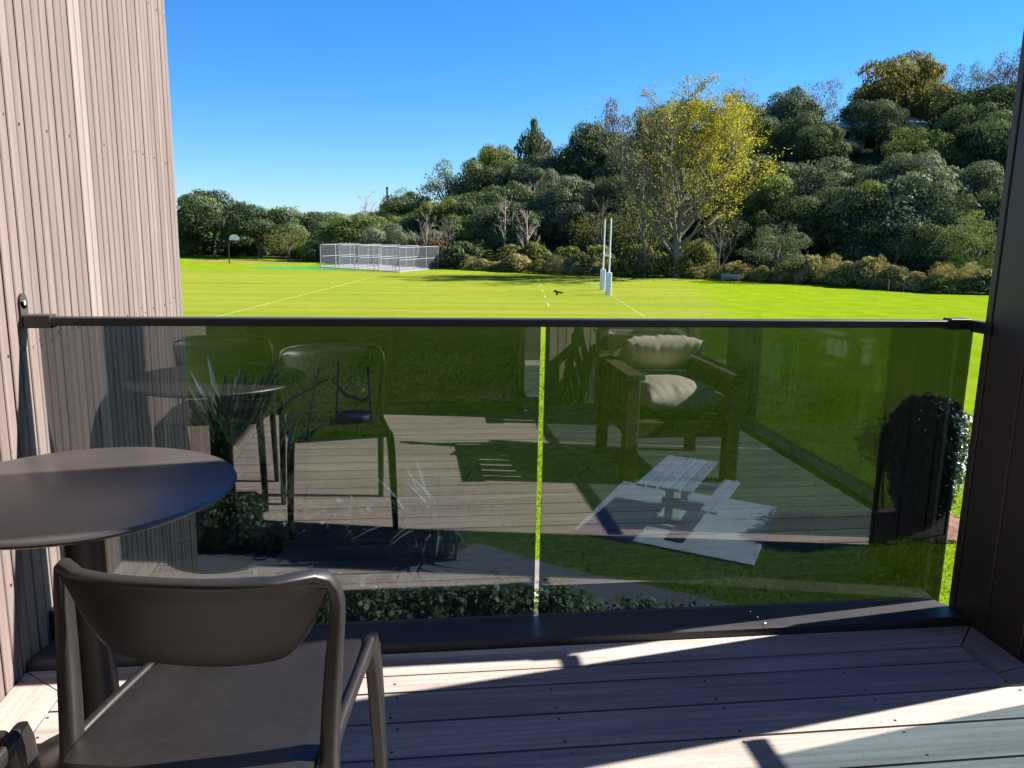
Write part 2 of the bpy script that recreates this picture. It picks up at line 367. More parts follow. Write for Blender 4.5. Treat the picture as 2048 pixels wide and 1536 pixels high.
# ------------------------------------------------------------------ balcony: deck, wall, pillar, added shade roof
XW, XP, YG, XS = -1.165, 1.97, 2.60, 2.40       # wall face, pillar face, front glass plane, side glass plane
dk = struct(MB().box(((XW + 2.62) / 2 - 0.02, -0.35, DECK - 0.13), (2.62 - XW - 0.04, 5.46, 0.20)).build('deck', M['gap']))
BT = 0.028
def board_poly(pts, mat, parent=dk, name='board', z1=DECK, th_=BT):
    return MB().prism(pts, z1 - th_, z1).build(name, mat, parent)
XL, XR = XW + 0.155, XP - 0.135       # inner ends of the field boards
gp = 0.003
board_poly([(XW + 0.006, 2.392), (XP - 0.008, 2.392), (XR - 0.001, 2.264), (XL + 0.001, 2.264)], M['deck'])           # mitred picture-frame board
board_poly([(XP - 0.004, 2.388), (XP - 0.004, 2.128), (XR + gp, 2.098), (XR + gp, 2.262)], M['deck_y'])
board_poly([(XW + 0.003, 2.388), (XL - gp, 2.262), (XL - gp, -0.55), (XW + 0.003, -0.55)], M['deck_y'])
board_poly([(XP + 0.002, 2.124), (XS - 0.06, 2.124), (XS - 0.06, 2.031), (XR + gp, 2.031), (XR + gp, 2.092)], M['deck'])
y = 2.258; k = 0; seams = []
while y > -2.95:
    w = 0.084 if k == 0 else (0.139 if k == 1 else 0.146)
    xr = XR - gp if y - w > 2.11 else XS - 0.05
    xr = XR - gp if y > 2.1 else XS - 0.06
    b = board_poly([(XL + gp, y), (xr, y), (xr, y - w), (XL + gp, y - w)], M['deck'])
    if y > 0.9:
        sc = MB()
        for xx in np.arange(-0.99, xr, 0.47):
            for yy in (y - 0.022, y - w + 0.022) if w > 0.1 else (y - w / 2,):
                sc.lathe([(0.0042, -0.002), (0.0042, 0.0008), (0.002, 0.0003)], (xx + rnd.uniform(-0.012, 0.012), yy + rnd.uniform(-0.004, 0.004), DECK), 10)
        stuff(sc.build('screws', M['steel'] if k % 3 == 0 else M['alu'], b))
    y -= w + 0.009; k += 1

# left wall of narrow vertical boards
wl = thing('timber_wall', 'tall left wall of narrow weathered vertical timber boards', 'wall', (XW, 1.8, 0))
MB().box((-0.083, 0, 4.0), (0.14, 5.06, 8.0)).build('backing', M['gap'], wl)
wb = MB().box((0, 0, 4.0), (0.024, 0.0485, 8.0), ch=0.003).mesh('wall_board')
y0, pitch = 4.34, 0.0575; nb = int((4.34 + 0.70) / pitch)
for i in range(nb):
    pale = i in (19, 20)
    o = link('board', wb, M['wall_streak'] if pale else M['wall'], wl, (-0.012 + rnd.uniform(-0.0012, 0.0012), y0 - 0.027 - i * pitch - 1.8, 0))
nl = MB()
for i in range(nb):
    for zz in (3.95, 4.62, 5.30, 5.98, 6.65):
        yy = y0 - 0.027 - i * pitch - 1.8 + rnd.uniform(-0.012, 0.012); z = zz + rnd.uniform(-0.015, 0.015)
        if rnd.random() < 0.6: nl.box((0.0005, yy, z), (0.002, 0.005, 0.008))
stuff(nl.build('nail_heads', M['gap'], wl))

# right pillar clad in dark boards
pl = thing('pillar', 'dark bronze clad corner pillar at right edge beside the glass', 'pillar', (XP, 2.33, 0))
MB().box((0.25, -0.005, 3.9), (0.46, 0.366, 7.8)).build('core', M['gap'], pl)
for yy, ww in ((0.176, 0.030), (0.075, 0.158), (-0.087, 0.158), (-0.184, 0.026)):
    MB().box((0.010, yy, 3.9), (0.020, ww, 7.8), ch=0.003).build('board', M['pillar'], pl)
for xx in (0.12, 0.24, 0.36, 0.45):
    MB().box((xx, 0.187, 3.9), (0.11 if xx < 0.4 else 0.06, 0.012, 7.8), ch=0.003).build('board', M['pillar'], pl)
    MB().box((xx, -0.194, 3.9), (0.11 if xx < 0.4 else 0.06, 0.012, 7.8), ch=0.003).build('board', M['pillar'], pl)
# unseen roof added to darken the balcony, and building behind
rf = struct(MB().box((0.7, -1.15, DECK + 2.78), (3.95, 4.06, 0.24)).build('unseen_shade_roof', M['shade_roof']))
struct(MB().box((0.73, -0.35, 1.70), (3.70, 5.2, 3.40)).build('building_base', M['darkclad']))

# front upstand flashing
fl = thing('upstand_flashing', 'low charcoal metal flashing along the foot of the front glass', 'flashing', (0, 0, DECK))
for x0, x1 in ((XW + 0.002, 1.198), (1.2, XP - 0.004)):
    f = MB(); f.add([(x0, 2.396, 0.002), (x1, 2.396, 0.002), (x1, 2.398, 0.024), (x0, 2.398, 0.024), (x0, 2.404, 0.030), (x1, 2.404, 0.030), (x1, 2.63, -0.004), (x0, 2.63, -0.004), (x1, 2.63, -0.25), (x0, 2.63, -0.25), (x0, 2.396, -0.25), (x1, 2.396, -0.25)],
                    [(0, 1, 2, 3), (3, 2, 5, 4), (4, 5, 6, 7), (7, 6, 8, 9), (9, 8, 11, 10), (10, 11, 1, 0), (0, 3, 4, 7, 9, 10), (1, 11, 8, 6, 5, 2)])
    f.build('sheet', M['flash'], fl)
for yy in (2.43, 2.49, 2.55): MB().lathe([(0.004, 0), (0.004, 0.0015), (0.002, 0.003)], (1.215, yy, 0.0300 - (yy - 2.404) * 0.15), 10).build('rivet', M['steel'], fl)
MB().box((XW + 0.02, 2.60, 0.06), (0.036, 0.06, 0.10)).build('end_stop', M['alu'], fl)

# glass balustrades
gb = thing('glass_balustrade', 'front tinted glass balustrade with black handrail', 'balustrade', (0, YG, DECK))
ZT = 1.055
for x0, x1 in ((XW + 0.043, 0.432), (0.449, XP + 0.018)):
    MB().box(((x0 + x1) / 2, 0, ZT / 2 - 0.008), (x1 - x0, 0.012, ZT + 0.01), ch=0.0).build('glass_panel', M['glass'], gb)
hr = MB().box(((XW + XP) / 2 + 0.03, -0.006, ZT - 0.005), (XP - XW - 0.10, 0.040, 0.026), ch=0.003).build('handrail', M['alu'], gb)
for sgn, xb in ((1, XW), (-1, XP)):
    br = MB()
    br.box((xb + sgn * 0.05, -0.006, ZT - 0.005), (0.075, 0.048, 0.040), ch=0.003)
    if sgn > 0:
        br.prism([(0, 0)] * 0 or [(xb + 0.001, -0.030), (xb + 0.008, -0.030), (xb + 0.008, 0.018), (xb + 0.001, 0.018)], ZT - 0.03, ZT + 0.055)
        br.tube([(xb + 0.001, -0.006, ZT + 0.055), (xb + 0.008, -0.006, ZT + 0.055)], 0.024, 18)
    else:
        br.add([], [])
        br.box((XP - 0.004, -0.075, ZT - 0.012), (0.012, 0.10, 0.036)); br.box((XP + 0.006, -0.045, ZT - 0.008), (0.024, 0.06, 0.034))
    bo = br.build('bracket', M['pillar'] if sgn > 0 else M['alu'], gb)
    if sgn > 0: MB().tube([(xb + 0.008, -0.006, ZT + 0.05), (xb + 0.0115, -0.006, ZT + 0.05)], 0.008, 14).build('screw', M['galv'], bo)
sb = thing('side_balustrade', 'blue tinted side glass balustrade right of the armchairs, reflected in front glass', 'balustrade', (XS, 0, DECK))
for y0_, y1_ in ((0.52, 2.035), (-0.96, 0.50), (-2.5, -0.98)):
    MB().box((0, (y0_ + y1_) / 2, ZT / 2 + 0.012), (0.012, y1_ - y0_, ZT - 0.03)).build('glass_panel', M['glass_side'], sb)
MB().box((0, -0.2, ZT - 0.005), (0.042, 4.62, 0.030), ch=0.003).build('handrail', M['alu'], sb)
MB().box((-0.02, -0.25, 0.0), (0.10, 4.72, 0.05)).build('base_channel', M['flash'], sb)

# wall behind the camera, seen mirrored in the glass
bw = thing('back_wall', 'sunlit board wall behind the armchairs, seen mirrored in the glass', 'wall', (1.28, -0.90, DECK), R(-28))
MB().box((0, -0.06, 1.33), (0.47, 0.08, 2.66)).build('backing', M['gap'], bw)
bb = MB().box((0, 0, 1.33), (0.078, 0.022, 2.66), ch=0.003).mesh('back_board')
for i in range(6): link('board', bb, M['wall'], bw, (-0.205 + i * 0.082, -0.010, 0))
dr = thing('sliding_door', 'dark glazed sliding door behind the camera, mirrored in the glass', 'door', (-0.15, -0.66, DECK))
MB().box((0, 0, 1.33), (2.0, 0.02, 2.66)).build('door_pane', M['window'], dr)
for xx in (-0.98, 0.0, 0.98): MB().box((xx, 0.012, 1.33), (0.05, 0.05, 2.66), ch=0.004).build('door_stile', M['alu'], dr)
for zz in (0.04, 2.62): MB().box((0, 0.014, zz), (1.90, 0.04, 0.07)).build('door_rail', M['alu'], dr)
p2 = thing('clad_post', 'weathered timber clad post mirrored in the glass right of the armchair', 'post', (2.30, -0.25, DECK))
MB().box((0.09, 0, 1.33), (0.14, 0.14, 2.66)).build('core', M['gap'], p2)
for i in range(3):
    MB().box((0.03 + i * 0.06, 0.082, 1.33), (0.055, 0.02, 2.66), ch=0.003).build('board', M['wall'], p2)
    MB().box((0.008, -0.06 + i * 0.06, 1.33), (0.02, 0.055, 2.66), ch=0.003).build('board', M['wall'], p2)
ew = thing('end_wall', 'shaded timber wall at the far end of the balcony', 'wall', (0.75, -3.05, DECK))
MB().box((0, -0.05, 1.33), (3.6, 0.08, 2.66)).build('backing', M['gap'], ew)
eb = MB().box((0, 0, 1.33), (0.146, 0.02, 2.66), ch=0.003).mesh('end_board')
for i in range(24): link('board', eb, M['wall'], ew, (-1.72 + i * 0.15, 0.002, 0))

# ------------------------------------------------------------------ cafe chairs and table
def chair_meshes():
    out = []
    seat = MB(); NX, NY = 16, 12
    def sp(u, v, top):
        w = 0.213 - 0.003 * v; x = u * w; yv = -0.275 + (v + 1) / 2 * 0.485
        rc = 0.96 if abs(u) > 0.97 and abs(v) > 0.97 else 1
        dish = 0.010 * (1 - u * u) * (1 - v * v)
        edge = 0.006 * (max(0, abs(u) - 0.86) / 0.14) ** 2 + (0.012 * (max(0, v - 0.8) / 0.2) ** 2)
        return (x * rc, yv * rc, (0.452 - dish - edge) if top else 0.428)
    idx = {}
    vs, fs = [], []
    for tp_ in (1, 0):
        for j in range(NY + 1):
            for i in range(NX + 1):
                idx[(tp_, i, j)] = len(vs); vs.append(sp(-1 + 2 * i / NX, -1 + 2 * j / NY, tp_))
    for tp_ in (1, 0):
        for j in range(NY):
            for i in range(NX):
                fs.append((idx[(tp_, i, j)], idx[(tp_, i + 1, j)], idx[(tp_, i + 1, j + 1)], idx[(tp_, i, j + 1)]))
    ring = [(i, 0) for i in range(NX)] + [(NX, j) for j in range(NY)] + [(i, NY) for i in range(NX, 0, -1)] + [(0, j) for j in range(NY, 0, -1)]
    for a in range(len(ring)):
        p, q = ring[a], ring[(a + 1) % len(ring)]; fs.append((idx[(1, *p)], idx[(1, *q)], idx[(0, *q)], idx[(0, *p)]))
    seat.add(vs, fs); out.append(('seat', seat.mesh('chair_seat', True)))
    # backrest shell
    bk = MB(); NU, NV = 40, 10; vs, fs = [], []; idx = {}
    def bp(u, v):
        x = 0.238 * math.copysign(1 - (1 - abs(u)) ** 1.12, u) if abs(u) > 0 else 0
        y_ = -0.205 + 0.075 * abs(u) ** 2.4
        zt = 0.784 - 0.006 * u * u - 0.030 * max(0, abs(u) - 0.84) / 0.16
        zb = 0.603 + 0.030 * u * u + 0.13 * max(0, abs(u) - 0.55) ** 2 / 0.2
        z = zb + (zt - zb) * v
        lean = -0.045 * (z - 0.60) / 0.17 - 0.018 * max(0, v - 0.8) / 0.2
        return Vector((x, y_ + lean, z))
    for s_ in (0, 1):
        for i in range(NU + 1):
            for j in range(NV + 1):
                u = -1 + 2 * i / NU; v = j / NV; p = bp(u, v)
                e = 1e-3; du = bp(min(u + e, 1), v) - bp(max(u - e, -1), v); dv = bp(u, min(v + e, 1)) - bp(u, max(v - e, 0))
                nrm = du.cross(dv); nrm = nrm.normalized() if nrm.length > 0 else Vector((0, 1, 0))
                thk = (0.006 + 0.004 * v) * min(1, 6 * min(v + 0.05, 1.05 - v))
                idx[(s_, i, j)] = len(vs); vs.append(p + nrm * thk * (1 if s_ else -1))
    for s_ in (0, 1):
        for i in range(NU):
            for j in range(NV): fs.append((idx[(s_, i, j)], idx[(s_, i + 1, j)], idx[(s_, i + 1, j + 1)], idx[(s_, i, j + 1)]))
    ring = [(i, 0) for i in range(NU)] + [(NU, j) for j in range(NV)] + [(i, NV) for i in range(NU, 0, -1)] + [(0, j) for j in range(NV, 0, -1)]
    for a in range(len(ring)):
        p, q = ring[a], ring[(a + 1) % len(ring)]; fs.append((idx[(0, *p)], idx[(0, *q)], idx[(1, *q)], idx[(1, *p)]))
    bk.add(vs, fs); out.append(('backrest', bk.mesh('chair_backrest', True)))
    # one continuous moulded frame: rear leg, over the top edge of the backrest, rear leg
    leg = [(0.240, -0.250, 0.0, .016, .012), (0.236, -0.215, 0.30, .020, .0145), (0.234, -0.196, 0.45, .022, .0155), (0.237, -0.186, 0.54, .0205, .015), (0.241, -0.176, 0.62, .019, .014),
           (0.245, -0.168, 0.68, .0175, .0125), (0.246, -0.166, 0.716, .016, .0115), (0.242, -0.171, 0.744, .0145, .0100), (0.232, -0.184, 0.766, .0135, .0088), (0.214, -0.204, 0.7775, .0130, .0080)]
    top = [(p.x, p.y - 0.002, p.z, 0.0125, 0.0075) for p in (bp(0.66 - 1.32 * i / 20, 1.0) for i in range(21))]
    path = leg + top + [(-a, b, c, d, e) for a, b, c, d, e in reversed(leg)]
    fr = MB(); n_p = len(path)
    fr.sweep([q[:3] for q in path], [q[3] for q in path], [q[4] for q in path], (0, 1, 0.12), 16, 0.62)
    out.append(('back_frame', fr.mesh('chair_back_frame', True)))
    for s_ in (-1, 1):
        fl_ = MB()
        fl_.sweep([(s_ * 0.212, 0.190, 0.447), (s_ * 0.215, 0.194, 0.42), (s_ * 0.219, 0.200, 0.36), (s_ * 0.225, 0.209, 0.2), (s_ * 0.231, 0.220, 0.0)], [0.030, 0.032, 0.027, 0.022, 0.016], [0.013, 0.016, 0.016, 0.015, 0.012], (0, 1, 0), 16, 0.55)
        out.append(('front_leg', fl_.mesh('chair_front_leg', True)))
        ar = MB(); ar.sweep([(s_ * 0.234, -0.200, 0.430), (s_ * 0.226, -0.1, 0.437), (s_ * 0.219, 0.05, 0.437), (s_ * 0.213, 0.19, 0.436)], [0.016, 0.016, 0.015, 0.020], 0.010, (0, 0, 1), 12, 0.6)
        out.append(('side_rail', ar.mesh('chair_side_rail', True)))
    return out
CH = chair_meshes()
def cafe_chair(loc, rz, label):
    t_ = thing('cafe_chair', label, 'chair', loc, rz, 'dark plastic cafe chairs at the round table')
    for nm, me in CH: link(nm, me, M['plastic'], t_)
    return t_
cafe_chair((-0.335, 1.52, DECK), R(-11), 'dark brown plastic chair with curved backrest standing in full view beside the table')
cafe_chair((-0.93, 1.215, DECK), R(-4), 'dark chair cut off at the lower left corner of the picture')
tb = thing('round_table', 'round dark brown pedestal table by the timber wall', 'table', (-0.765, 1.895, DECK))
MB().lathe([(0.05, 0.715), (0.30, 0.720), (0.338, 0.728), (0.346, 0.733), (0.349, 0.738), (0.347, 0.743), (0.342, 0.745)], n=96).build('table_top', M['table'], tb, True)
MB().lathe([(0.10, 0.714), (0.10, 0.706), (0.055, 0.694), (0.044, 0.66), (0.044, 0.34), (0.050, 0.22), (0.068, 0.12), (0.105, 0.055), (0.17, 0.022), (0.225, 0.012), (0.230, 0.0)], n=48).build('pedestal', M['plastic'], tb, True)

# ------------------------------------------------------------------ wooden armchairs (mirrored in the glass)
def cushion(w, d, h, seed, wr=0.006):
    rg = random.Random(seed); b = MB(); NU, NV = 40, 40; ph = [(rg.uniform(7, 60), rg.uniform(0, 6), rg.uniform(0.2, 1)) for _ in range(7)]
    vs, fs = [], []
    for s_ in (1, -1):
        for j in range(NV + 1):
            for i in range(NU + 1):
                u = -1 + 2 * i / NU; v = -1 + 2 * j / NV
                puff = ((1 - abs(u) ** 2.6) * (1 - abs(v) ** 2.6)) ** 0.42
                wrk = sum(a * math.sin(f * (u * 0.5) + p + 3 * math.sin(v * 2 + p)) for f, p, a in ph) * wr * max(abs(v), abs(u)) ** 3 * puff ** 0.4
                px = 1 - 0.07 * (1 - abs(v) ** 2) * abs(u) ** 6 * 0; qx = 1 - 0.06 * (1 - v * v) * 0
                vs.append((u * w / 2 * (1 - 0.05 * (1 - v * v) ** 2 * 0 - 0.04 * (1 - v * v)), v * d / 2 * (1 - 0.04 * (1 - u * u)), s_ * h / 2 * puff + wrk))
    n1 = (NU + 1) * (NV + 1)
    for o in (0, n1):
        for j in range(NV):
            for i in range(NU):
                a = o + j * (NU + 1) + i; fs.append((a, a + 1, a + NU + 2, a + NU + 1))
    me = b.add(vs, fs).mesh('cushion', True)
    bm = bmesh.new(); bm.from_mesh(me); bmesh.ops.remove_doubles(bm, verts=bm.verts, dist=0.0015); bmesh.ops.recalc_face_normals(bm, faces=bm.faces); bm.to_mesh(me); bm.free()
    me.polygons.foreach_set('use_smooth', [True] * len(me.polygons)); return me
def armchair(loc, rz, label, wood, grp):
    t_ = thing('wooden_armchair', label, 'armchair', loc, rz, grp)
    for s_ in (-1, 1):
        MB().box((s_ * 0.285, 0.29, 0.29), (0.075, 0.075, 0.58), ch=0.006).build('leg', wood, t_)
        MB().sweep([(s_ * 0.285, -0.33, 0), (s_ * 0.285, -0.33, 0.42), (s_ * 0.285, -0.42, 0.86)], 0.022, 0.035, (0, 1, 0), 12, 0.4).build('leg', wood, t_)
        MB().box((s_ * 0.285, -0.02, 0.595), (0.10, 0.76, 0.03), ch=0.006).build('armrest', wood, t_)
        MB().box((s_ * 0.285, -0.02, 0.30), (0.03, 0.55, 0.09), ch=0.004).build('side_rail', wood, t_)
    for s_ in (-1, 1):
        for k_ in range(5): MB().box((s_ * 0.285, -0.24 + k_ * 0.107, 0.46), (0.018, 0.085, 0.24), ch=0.003).build('side_slat', wood, t_)
    MB().box((0, 0.295, 0.30), (0.495, 0.03, 0.09), ch=0.004).build('front_rail', wood, t_)
    MB().box((0, -0.33, 0.26), (0.495, 0.03, 0.09), ch=0.004).build('back_rail', wood, t_)
    for i in range(6): MB().box((0, 0.23 - i * 0.105, 0.335), (0.53, 0.08, 0.02), ch=0.003).build('seat_slat', wood, t_)
    for i in range(4):
        z = 0.43 + i * 0.13; MB().box((0, -0.345 - (z - 0.42) / 0.56 * 0.09 + 0.03, z), (0.53, 0.02, 0.08), ch=0.003).build('back_slat', wood, t_)
    return t_
armchair((1.465, 0.82, DECK), 0.0, 'brown wooden armchair with cream cushions mirrored in the right glass panel', M['armwood'], None)
armchair((1.74, -0.48, DECK), R(3), 'pale slatted armchair standing behind the cushioned one in the mirror image', M['armpale'], None)
c1 = link('seat_cushion', cushion(0.46, 0.58, 0.19, 3), M['cushion'], None, (1.475, 0.81, DECK + 0.438)); c1.rotation_euler = (R(3), 0, R(-6))
tag(c1, 'flat cream seat cushion lying on the mirrored armchair', 'cushion')
c2 = link('back_cushion', cushion(0.46, 0.34, 0.15, 5, 0.006), M['cushion'], None, (1.49, 0.55, DECK + 0.635)); c2.rotation_euler = (R(32), R(0), R(2))
tag(c2, 'wrinkled cream back cushion leaning on the mirrored armchair', 'cushion')

# ------------------------------------------------------------------ lawn objects near the building
# picnic table: planks along v
vdir = Vector((0.555, 0.832, 0)); ang = math.atan2(vdir.y, vdir.x) - math.pi / 2
pt = thing('picnic_table', 'silvered plank picnic table on the concrete slab', 'table', (4.77, 13.25, 0.03), ang)
pk = MB().box((0, 0, 0), (0.162, 2.0, 0.045), ch=0.006).mesh('table_plank')
for i in range(5): link('plank', pk, M['picnic'], pt, (-0.39 + i * 0.195, 0, 0.74 + rnd.uniform(-0.002, 0.002)))
for yy in (-0.55, 0.55):
    MB().box((0, yy, 0.345), (0.13, 0.09, 0.69), ch=0.006).build('leg', M['picnic_leg'], pt)
    MB().box((0, yy + 0.0, 0.685), (0.85, 0.07, 0.065), ch=0.005).build('top_bearer', M['picnic_leg'], pt)
    MB().box((0.34, yy + 0.082, 0.36), (0.98, 0.07, 0.11), ch=0.005).build('bench_bearer', M['picnic_leg'], pt)
    MB().box((0, yy, 0.04), (0.60, 0.09, 0.08), ch=0.005).build('foot', M['picnic_leg'], pt)
bpk = MB().box((0, 0, 0), (0.132, 1.9, 0.045), ch=0.006).mesh('bench_plank')
for xx in (0.69, 0.845): link('plank', bpk, M['picnic'], pt, (xx, 0, 0.44))

# staked sapling
sp_ = thing('staked_sapling', 'thin young tree tied between two stakes on the lawn', 'tree', (-1.42, 20.85, 0))
MB().tube([(0, 0, 0), (0.02, 0.0, 0.5), (-0.02, 0.02, 1.05)], [0.016, 0.013, 0.007], 8).build('trunk', M['bark'], sp_)
rg = np.random.default_rng(5); n = 130; C = rg.normal(size=(n, 3)) * [0.13, 0.13, 0.17] + [-0.03, 0, 1.02]
link('crown', quads('sapling_leaves', C, rg.normal(size=(n, 3)), rg.uniform(0.05, 0.09, n), rg.random(n), rg), M['f_ground'], sp_)
for nm, x_, y_, lab in (('stake', -1.93, 21.2, 'left red tipped grey stake beside the sapling'), ('stake', -0.98, 20.45, 'right red tipped grey stake beside the sapling')):
    st = thing('tree_stake', lab, 'stake', (x_, y_, 0)); l_ = 0.08 if x_ < -1.5 else -0.06
    MB().sweep([(0, 0, -0.05), (l_, 0, 1.38)], 0.032, 0.032, (1, 0, 0), 8, 0.3).build('post', M['stake'], st)
    MB().sweep([(l_, 0, 1.381), (l_ * 1.07, 0, 1.50)], 0.0325, 0.0325, (1, 0, 0), 8, 0.3).build('painted_tip', M['red'], st)
for a, b, lab in (((-1.88, 21.17, 0.84), (-1.42, 20.85, 0.62), 'left black tie strap from stake to sapling'), ((-1.42, 20.85, 0.60), (-1.01, 20.48, 0.72), 'right black tie strap from stake to sapling')):
    a, b = Vector(a), Vector(b); pp = [a.lerp(b, k_ / 8) - Vector((0, 0, 0.10 * math.sin(math.pi * k_ / 8))) for k_ in range(9)]
    tag(MB().sweep(pp, 0.05, 0.006, (0, 0, 1), 8, 0.5).build('tie_strap', M['black'], None, True), lab, 'strap')
bag = thing('watering_bag', 'dark teal ring shaped watering bag around the sapling', 'bag', (-1.42, 20.85, 0))
MB().lathe([(0.40, 0.0), (0.47, 0.06), (0.46, 0.15), (0.40, 0.20), (0.34, 0.19), (0.20, 0.10), (0.05, 0.09)], n=36).build('ring', M['teal'], bag, True)
MB().lathe([(0.30, 0.125), (0.34, 0.1925), (0.37, 0.198)], n=36).build('liner', M['black'], bag, True)

# leaf clumps -----------------------------------------------------------------
def clump_crown(name, seed, ncl, per, leaf, low=-0.25, rcl=(0.20, 0.34), outer=(0.60, 0.92), zsc=0.62, up_bias=0.5, fill=0.12, cone=False, flat=1.0):
    """crown in unit space: radius ~1, from z=0 to ~1"""
    rg = np.random.default_rng(seed); Cs, Ns, Sz, To = [], [], [], []
    k_ = 0
    while k_ < ncl:
        d = rg.normal(size=3); d /= np.linalg.norm(d)
        if d[2] < low: continue
        r_ = rg.uniform(*outer); c = d * r_
        if cone: zz = rg.uniform(-0.9, 1); c = np.array([d[0], d[1], 0]) / (np.hypot(d[0], d[1]) + 1e-6) * (1 - zz) * 0.42 * rg.uniform(0.3, 1); c[2] = zz
        rc = rg.uniform(*rcl) * (0.6 if cone else 1.0); n = int(per * (rc / 0.27) ** 2)
        q = rg.normal(size=(n, 3)); q /= np.linalg.norm(q, axis=1, keepdims=True)
        q[:, 2] = np.where(rg.random(n) < up_bias, np.abs(q[:, 2]), q[:, 2])
        rad = rc * rg.uniform(0.72, 1.10, n)[:, None]
        p = c + q * rad * np.array([1, 1, 0.72 * flat])
        Cs.append(p); Ns.append(q + rg.normal(size=(n, 3)) * 0.32 + np.array([0, 0, 0.25])); Sz.append(leaf * rg.uniform(0.55, 1.35, n))
        To.append(np.clip(rg.normal(0.45, 0.26) + rg.normal(0, 0.2, n), 0, 1)); k_ += 1
    nf = int(ncl * per * fill)
    if nf:
        q = rg.normal(size=(nf, 3)); q /= np.linalg.norm(q, axis=1, keepdims=True); q *= rg.uniform(0.1, 0.8, nf)[:, None] ** 0.5
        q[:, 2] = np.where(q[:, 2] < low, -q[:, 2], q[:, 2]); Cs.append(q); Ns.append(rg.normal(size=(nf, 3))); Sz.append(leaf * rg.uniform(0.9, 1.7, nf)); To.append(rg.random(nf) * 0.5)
    C = np.concatenate(Cs); C[:, 2] = (C[:, 2] - C[:, 2].min()) / (C[:, 2].max() - C[:, 2].min())
    return quads(name, C, np.concatenate(Ns), np.concatenate(Sz), np.concatenate(To), rg)
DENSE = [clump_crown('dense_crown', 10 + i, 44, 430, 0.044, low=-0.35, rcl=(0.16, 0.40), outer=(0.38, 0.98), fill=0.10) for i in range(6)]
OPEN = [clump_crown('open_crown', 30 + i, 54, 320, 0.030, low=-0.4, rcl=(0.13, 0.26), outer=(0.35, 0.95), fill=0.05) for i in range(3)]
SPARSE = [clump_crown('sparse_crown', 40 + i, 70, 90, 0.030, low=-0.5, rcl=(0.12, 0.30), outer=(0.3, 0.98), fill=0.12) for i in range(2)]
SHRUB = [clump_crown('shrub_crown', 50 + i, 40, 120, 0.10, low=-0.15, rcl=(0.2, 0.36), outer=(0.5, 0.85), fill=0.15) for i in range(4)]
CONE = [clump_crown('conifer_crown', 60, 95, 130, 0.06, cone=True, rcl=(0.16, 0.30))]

def trunk_mesh(name, seed, nl_=7, r=0.035, spread=0.6):
    rg = random.Random(seed); b = MB()
    b.tube([(0, 0, -0.12), (rg.uniform(-.02, .02), 0, 0.15), (rg.uniform(-.04, .04), rg.uniform(-.04, .04), 0.35), (rg.uniform(-.05, .05), rg.uniform(-.05, .05), 0.72)], [r * 1.3, r, r * 0.8, r * 0.25], 7)
    for i in range(nl_):
        an = 2 * math.pi * i / nl_ + rg.uniform(-.4, .4); z0_ = rg.uniform(0.18, 0.45); L = rg.uniform(0.5, 1) * spread
        b.tube([(0, 0, z0_), (math.cos(an) * L * 0.4, math.sin(an) * L * 0.4, z0_ + 0.14), (math.cos(an) * L * 0.8, math.sin(an) * L * 0.8, z0_ + rg.uniform(0.25, 0.42))], [r * 0.6, r * 0.42, r * 0.12], 6)
    return b.mesh(name, True)
TRUNK = [trunk_mesh('tree_trunk', i) for i in range(4)]

def branch_tree(name, seed, nprim, nsec, nter, h, r, zlow=0.12, spread=0.45, rise=0.75, lean=0.0, leaves=None, leaf=0.2):
    """branching skeleton in metres; returns trunk mesh, twig mesh and twig tips"""
    rg = random.Random(seed); tr = MB(); tw = MB(); tips = []
    n = 9; pts = [Vector((lean * h * (k_ / (n - 1)) ** 2 + rg.uniform(-.012, .012) * h, rg.uniform(-.012, .012) * h, h * 0.93 * k_ / (n - 1))) for k_ in range(n)]; pts[0] = Vector((0, 0, -0.3))
    tr.tube(pts, [r * (1 - 0.93 * k_ / (n - 1)) + 0.012 for k_ in range(n)], 8)
    for i in range(nprim):
        f = zlow + (0.95 - zlow) * (i + rg.random()) / nprim; k_ = min(int(f * (n - 1)), n - 2); p = pts[k_].lerp(pts[k_ + 1], f * (n - 1) - k_)
        an = i * 2.399 + rg.uniform(-.5, .5); L = h * spread * (1.05 - 0.75 * f) * rg.uniform(0.7, 1.1)
        d = Vector((math.cos(an), math.sin(an), rise * rg.uniform(0.6, 1.3))).normalized()
        q = [p, p + d * L * 0.35 + Vector((0, 0, L * 0.02)), p + d * L * 0.7 + Vector((0, 0, L * 0.10)), p + d * L + Vector((0, 0, L * 0.22))]
        rb = r * (0.42 - 0.30 * f); tr.tube(q, [rb, rb * 0.72, rb * 0.42, rb * 0.12], 6)
        for j in range(nsec):
            g_ = rg.uniform(0.25, 1.0); s_ = q[0].lerp(q[3], g_) + Vector((0, 0, L * 0.05))
            d2 = (d + Vector((rg.gauss(0, .6), rg.gauss(0, .6), rg.gauss(0.25, .4)))).normalized(); L2 = L * rg.uniform(0.22, 0.45)
            e = s_ + d2 * L2; tw.tube([s_, s_.lerp(e, 0.5) + Vector((0, 0, L2 * 0.05)), e], [rb * 0.30 + 0.008, rb * 0.18 + 0.006, 0.006], 4, False)
            for m_ in range(nter):
                a = s_.lerp(e, rg.uniform(0.3, 1)); d3 = (d2 + Vector((rg.gauss(0, .7), rg.gauss(0, .7), rg.gauss(0.15, .6)))).normalized(); b_ = a + d3 * L2 * rg.uniform(0.3, 0.7)
                tw.tube([a, b_], [0.012, 0.004], 3, False); tips.append((a, b_))
    return tr.mesh(name + '_trunk', True), tw.mesh(name + '_twigs'), tips

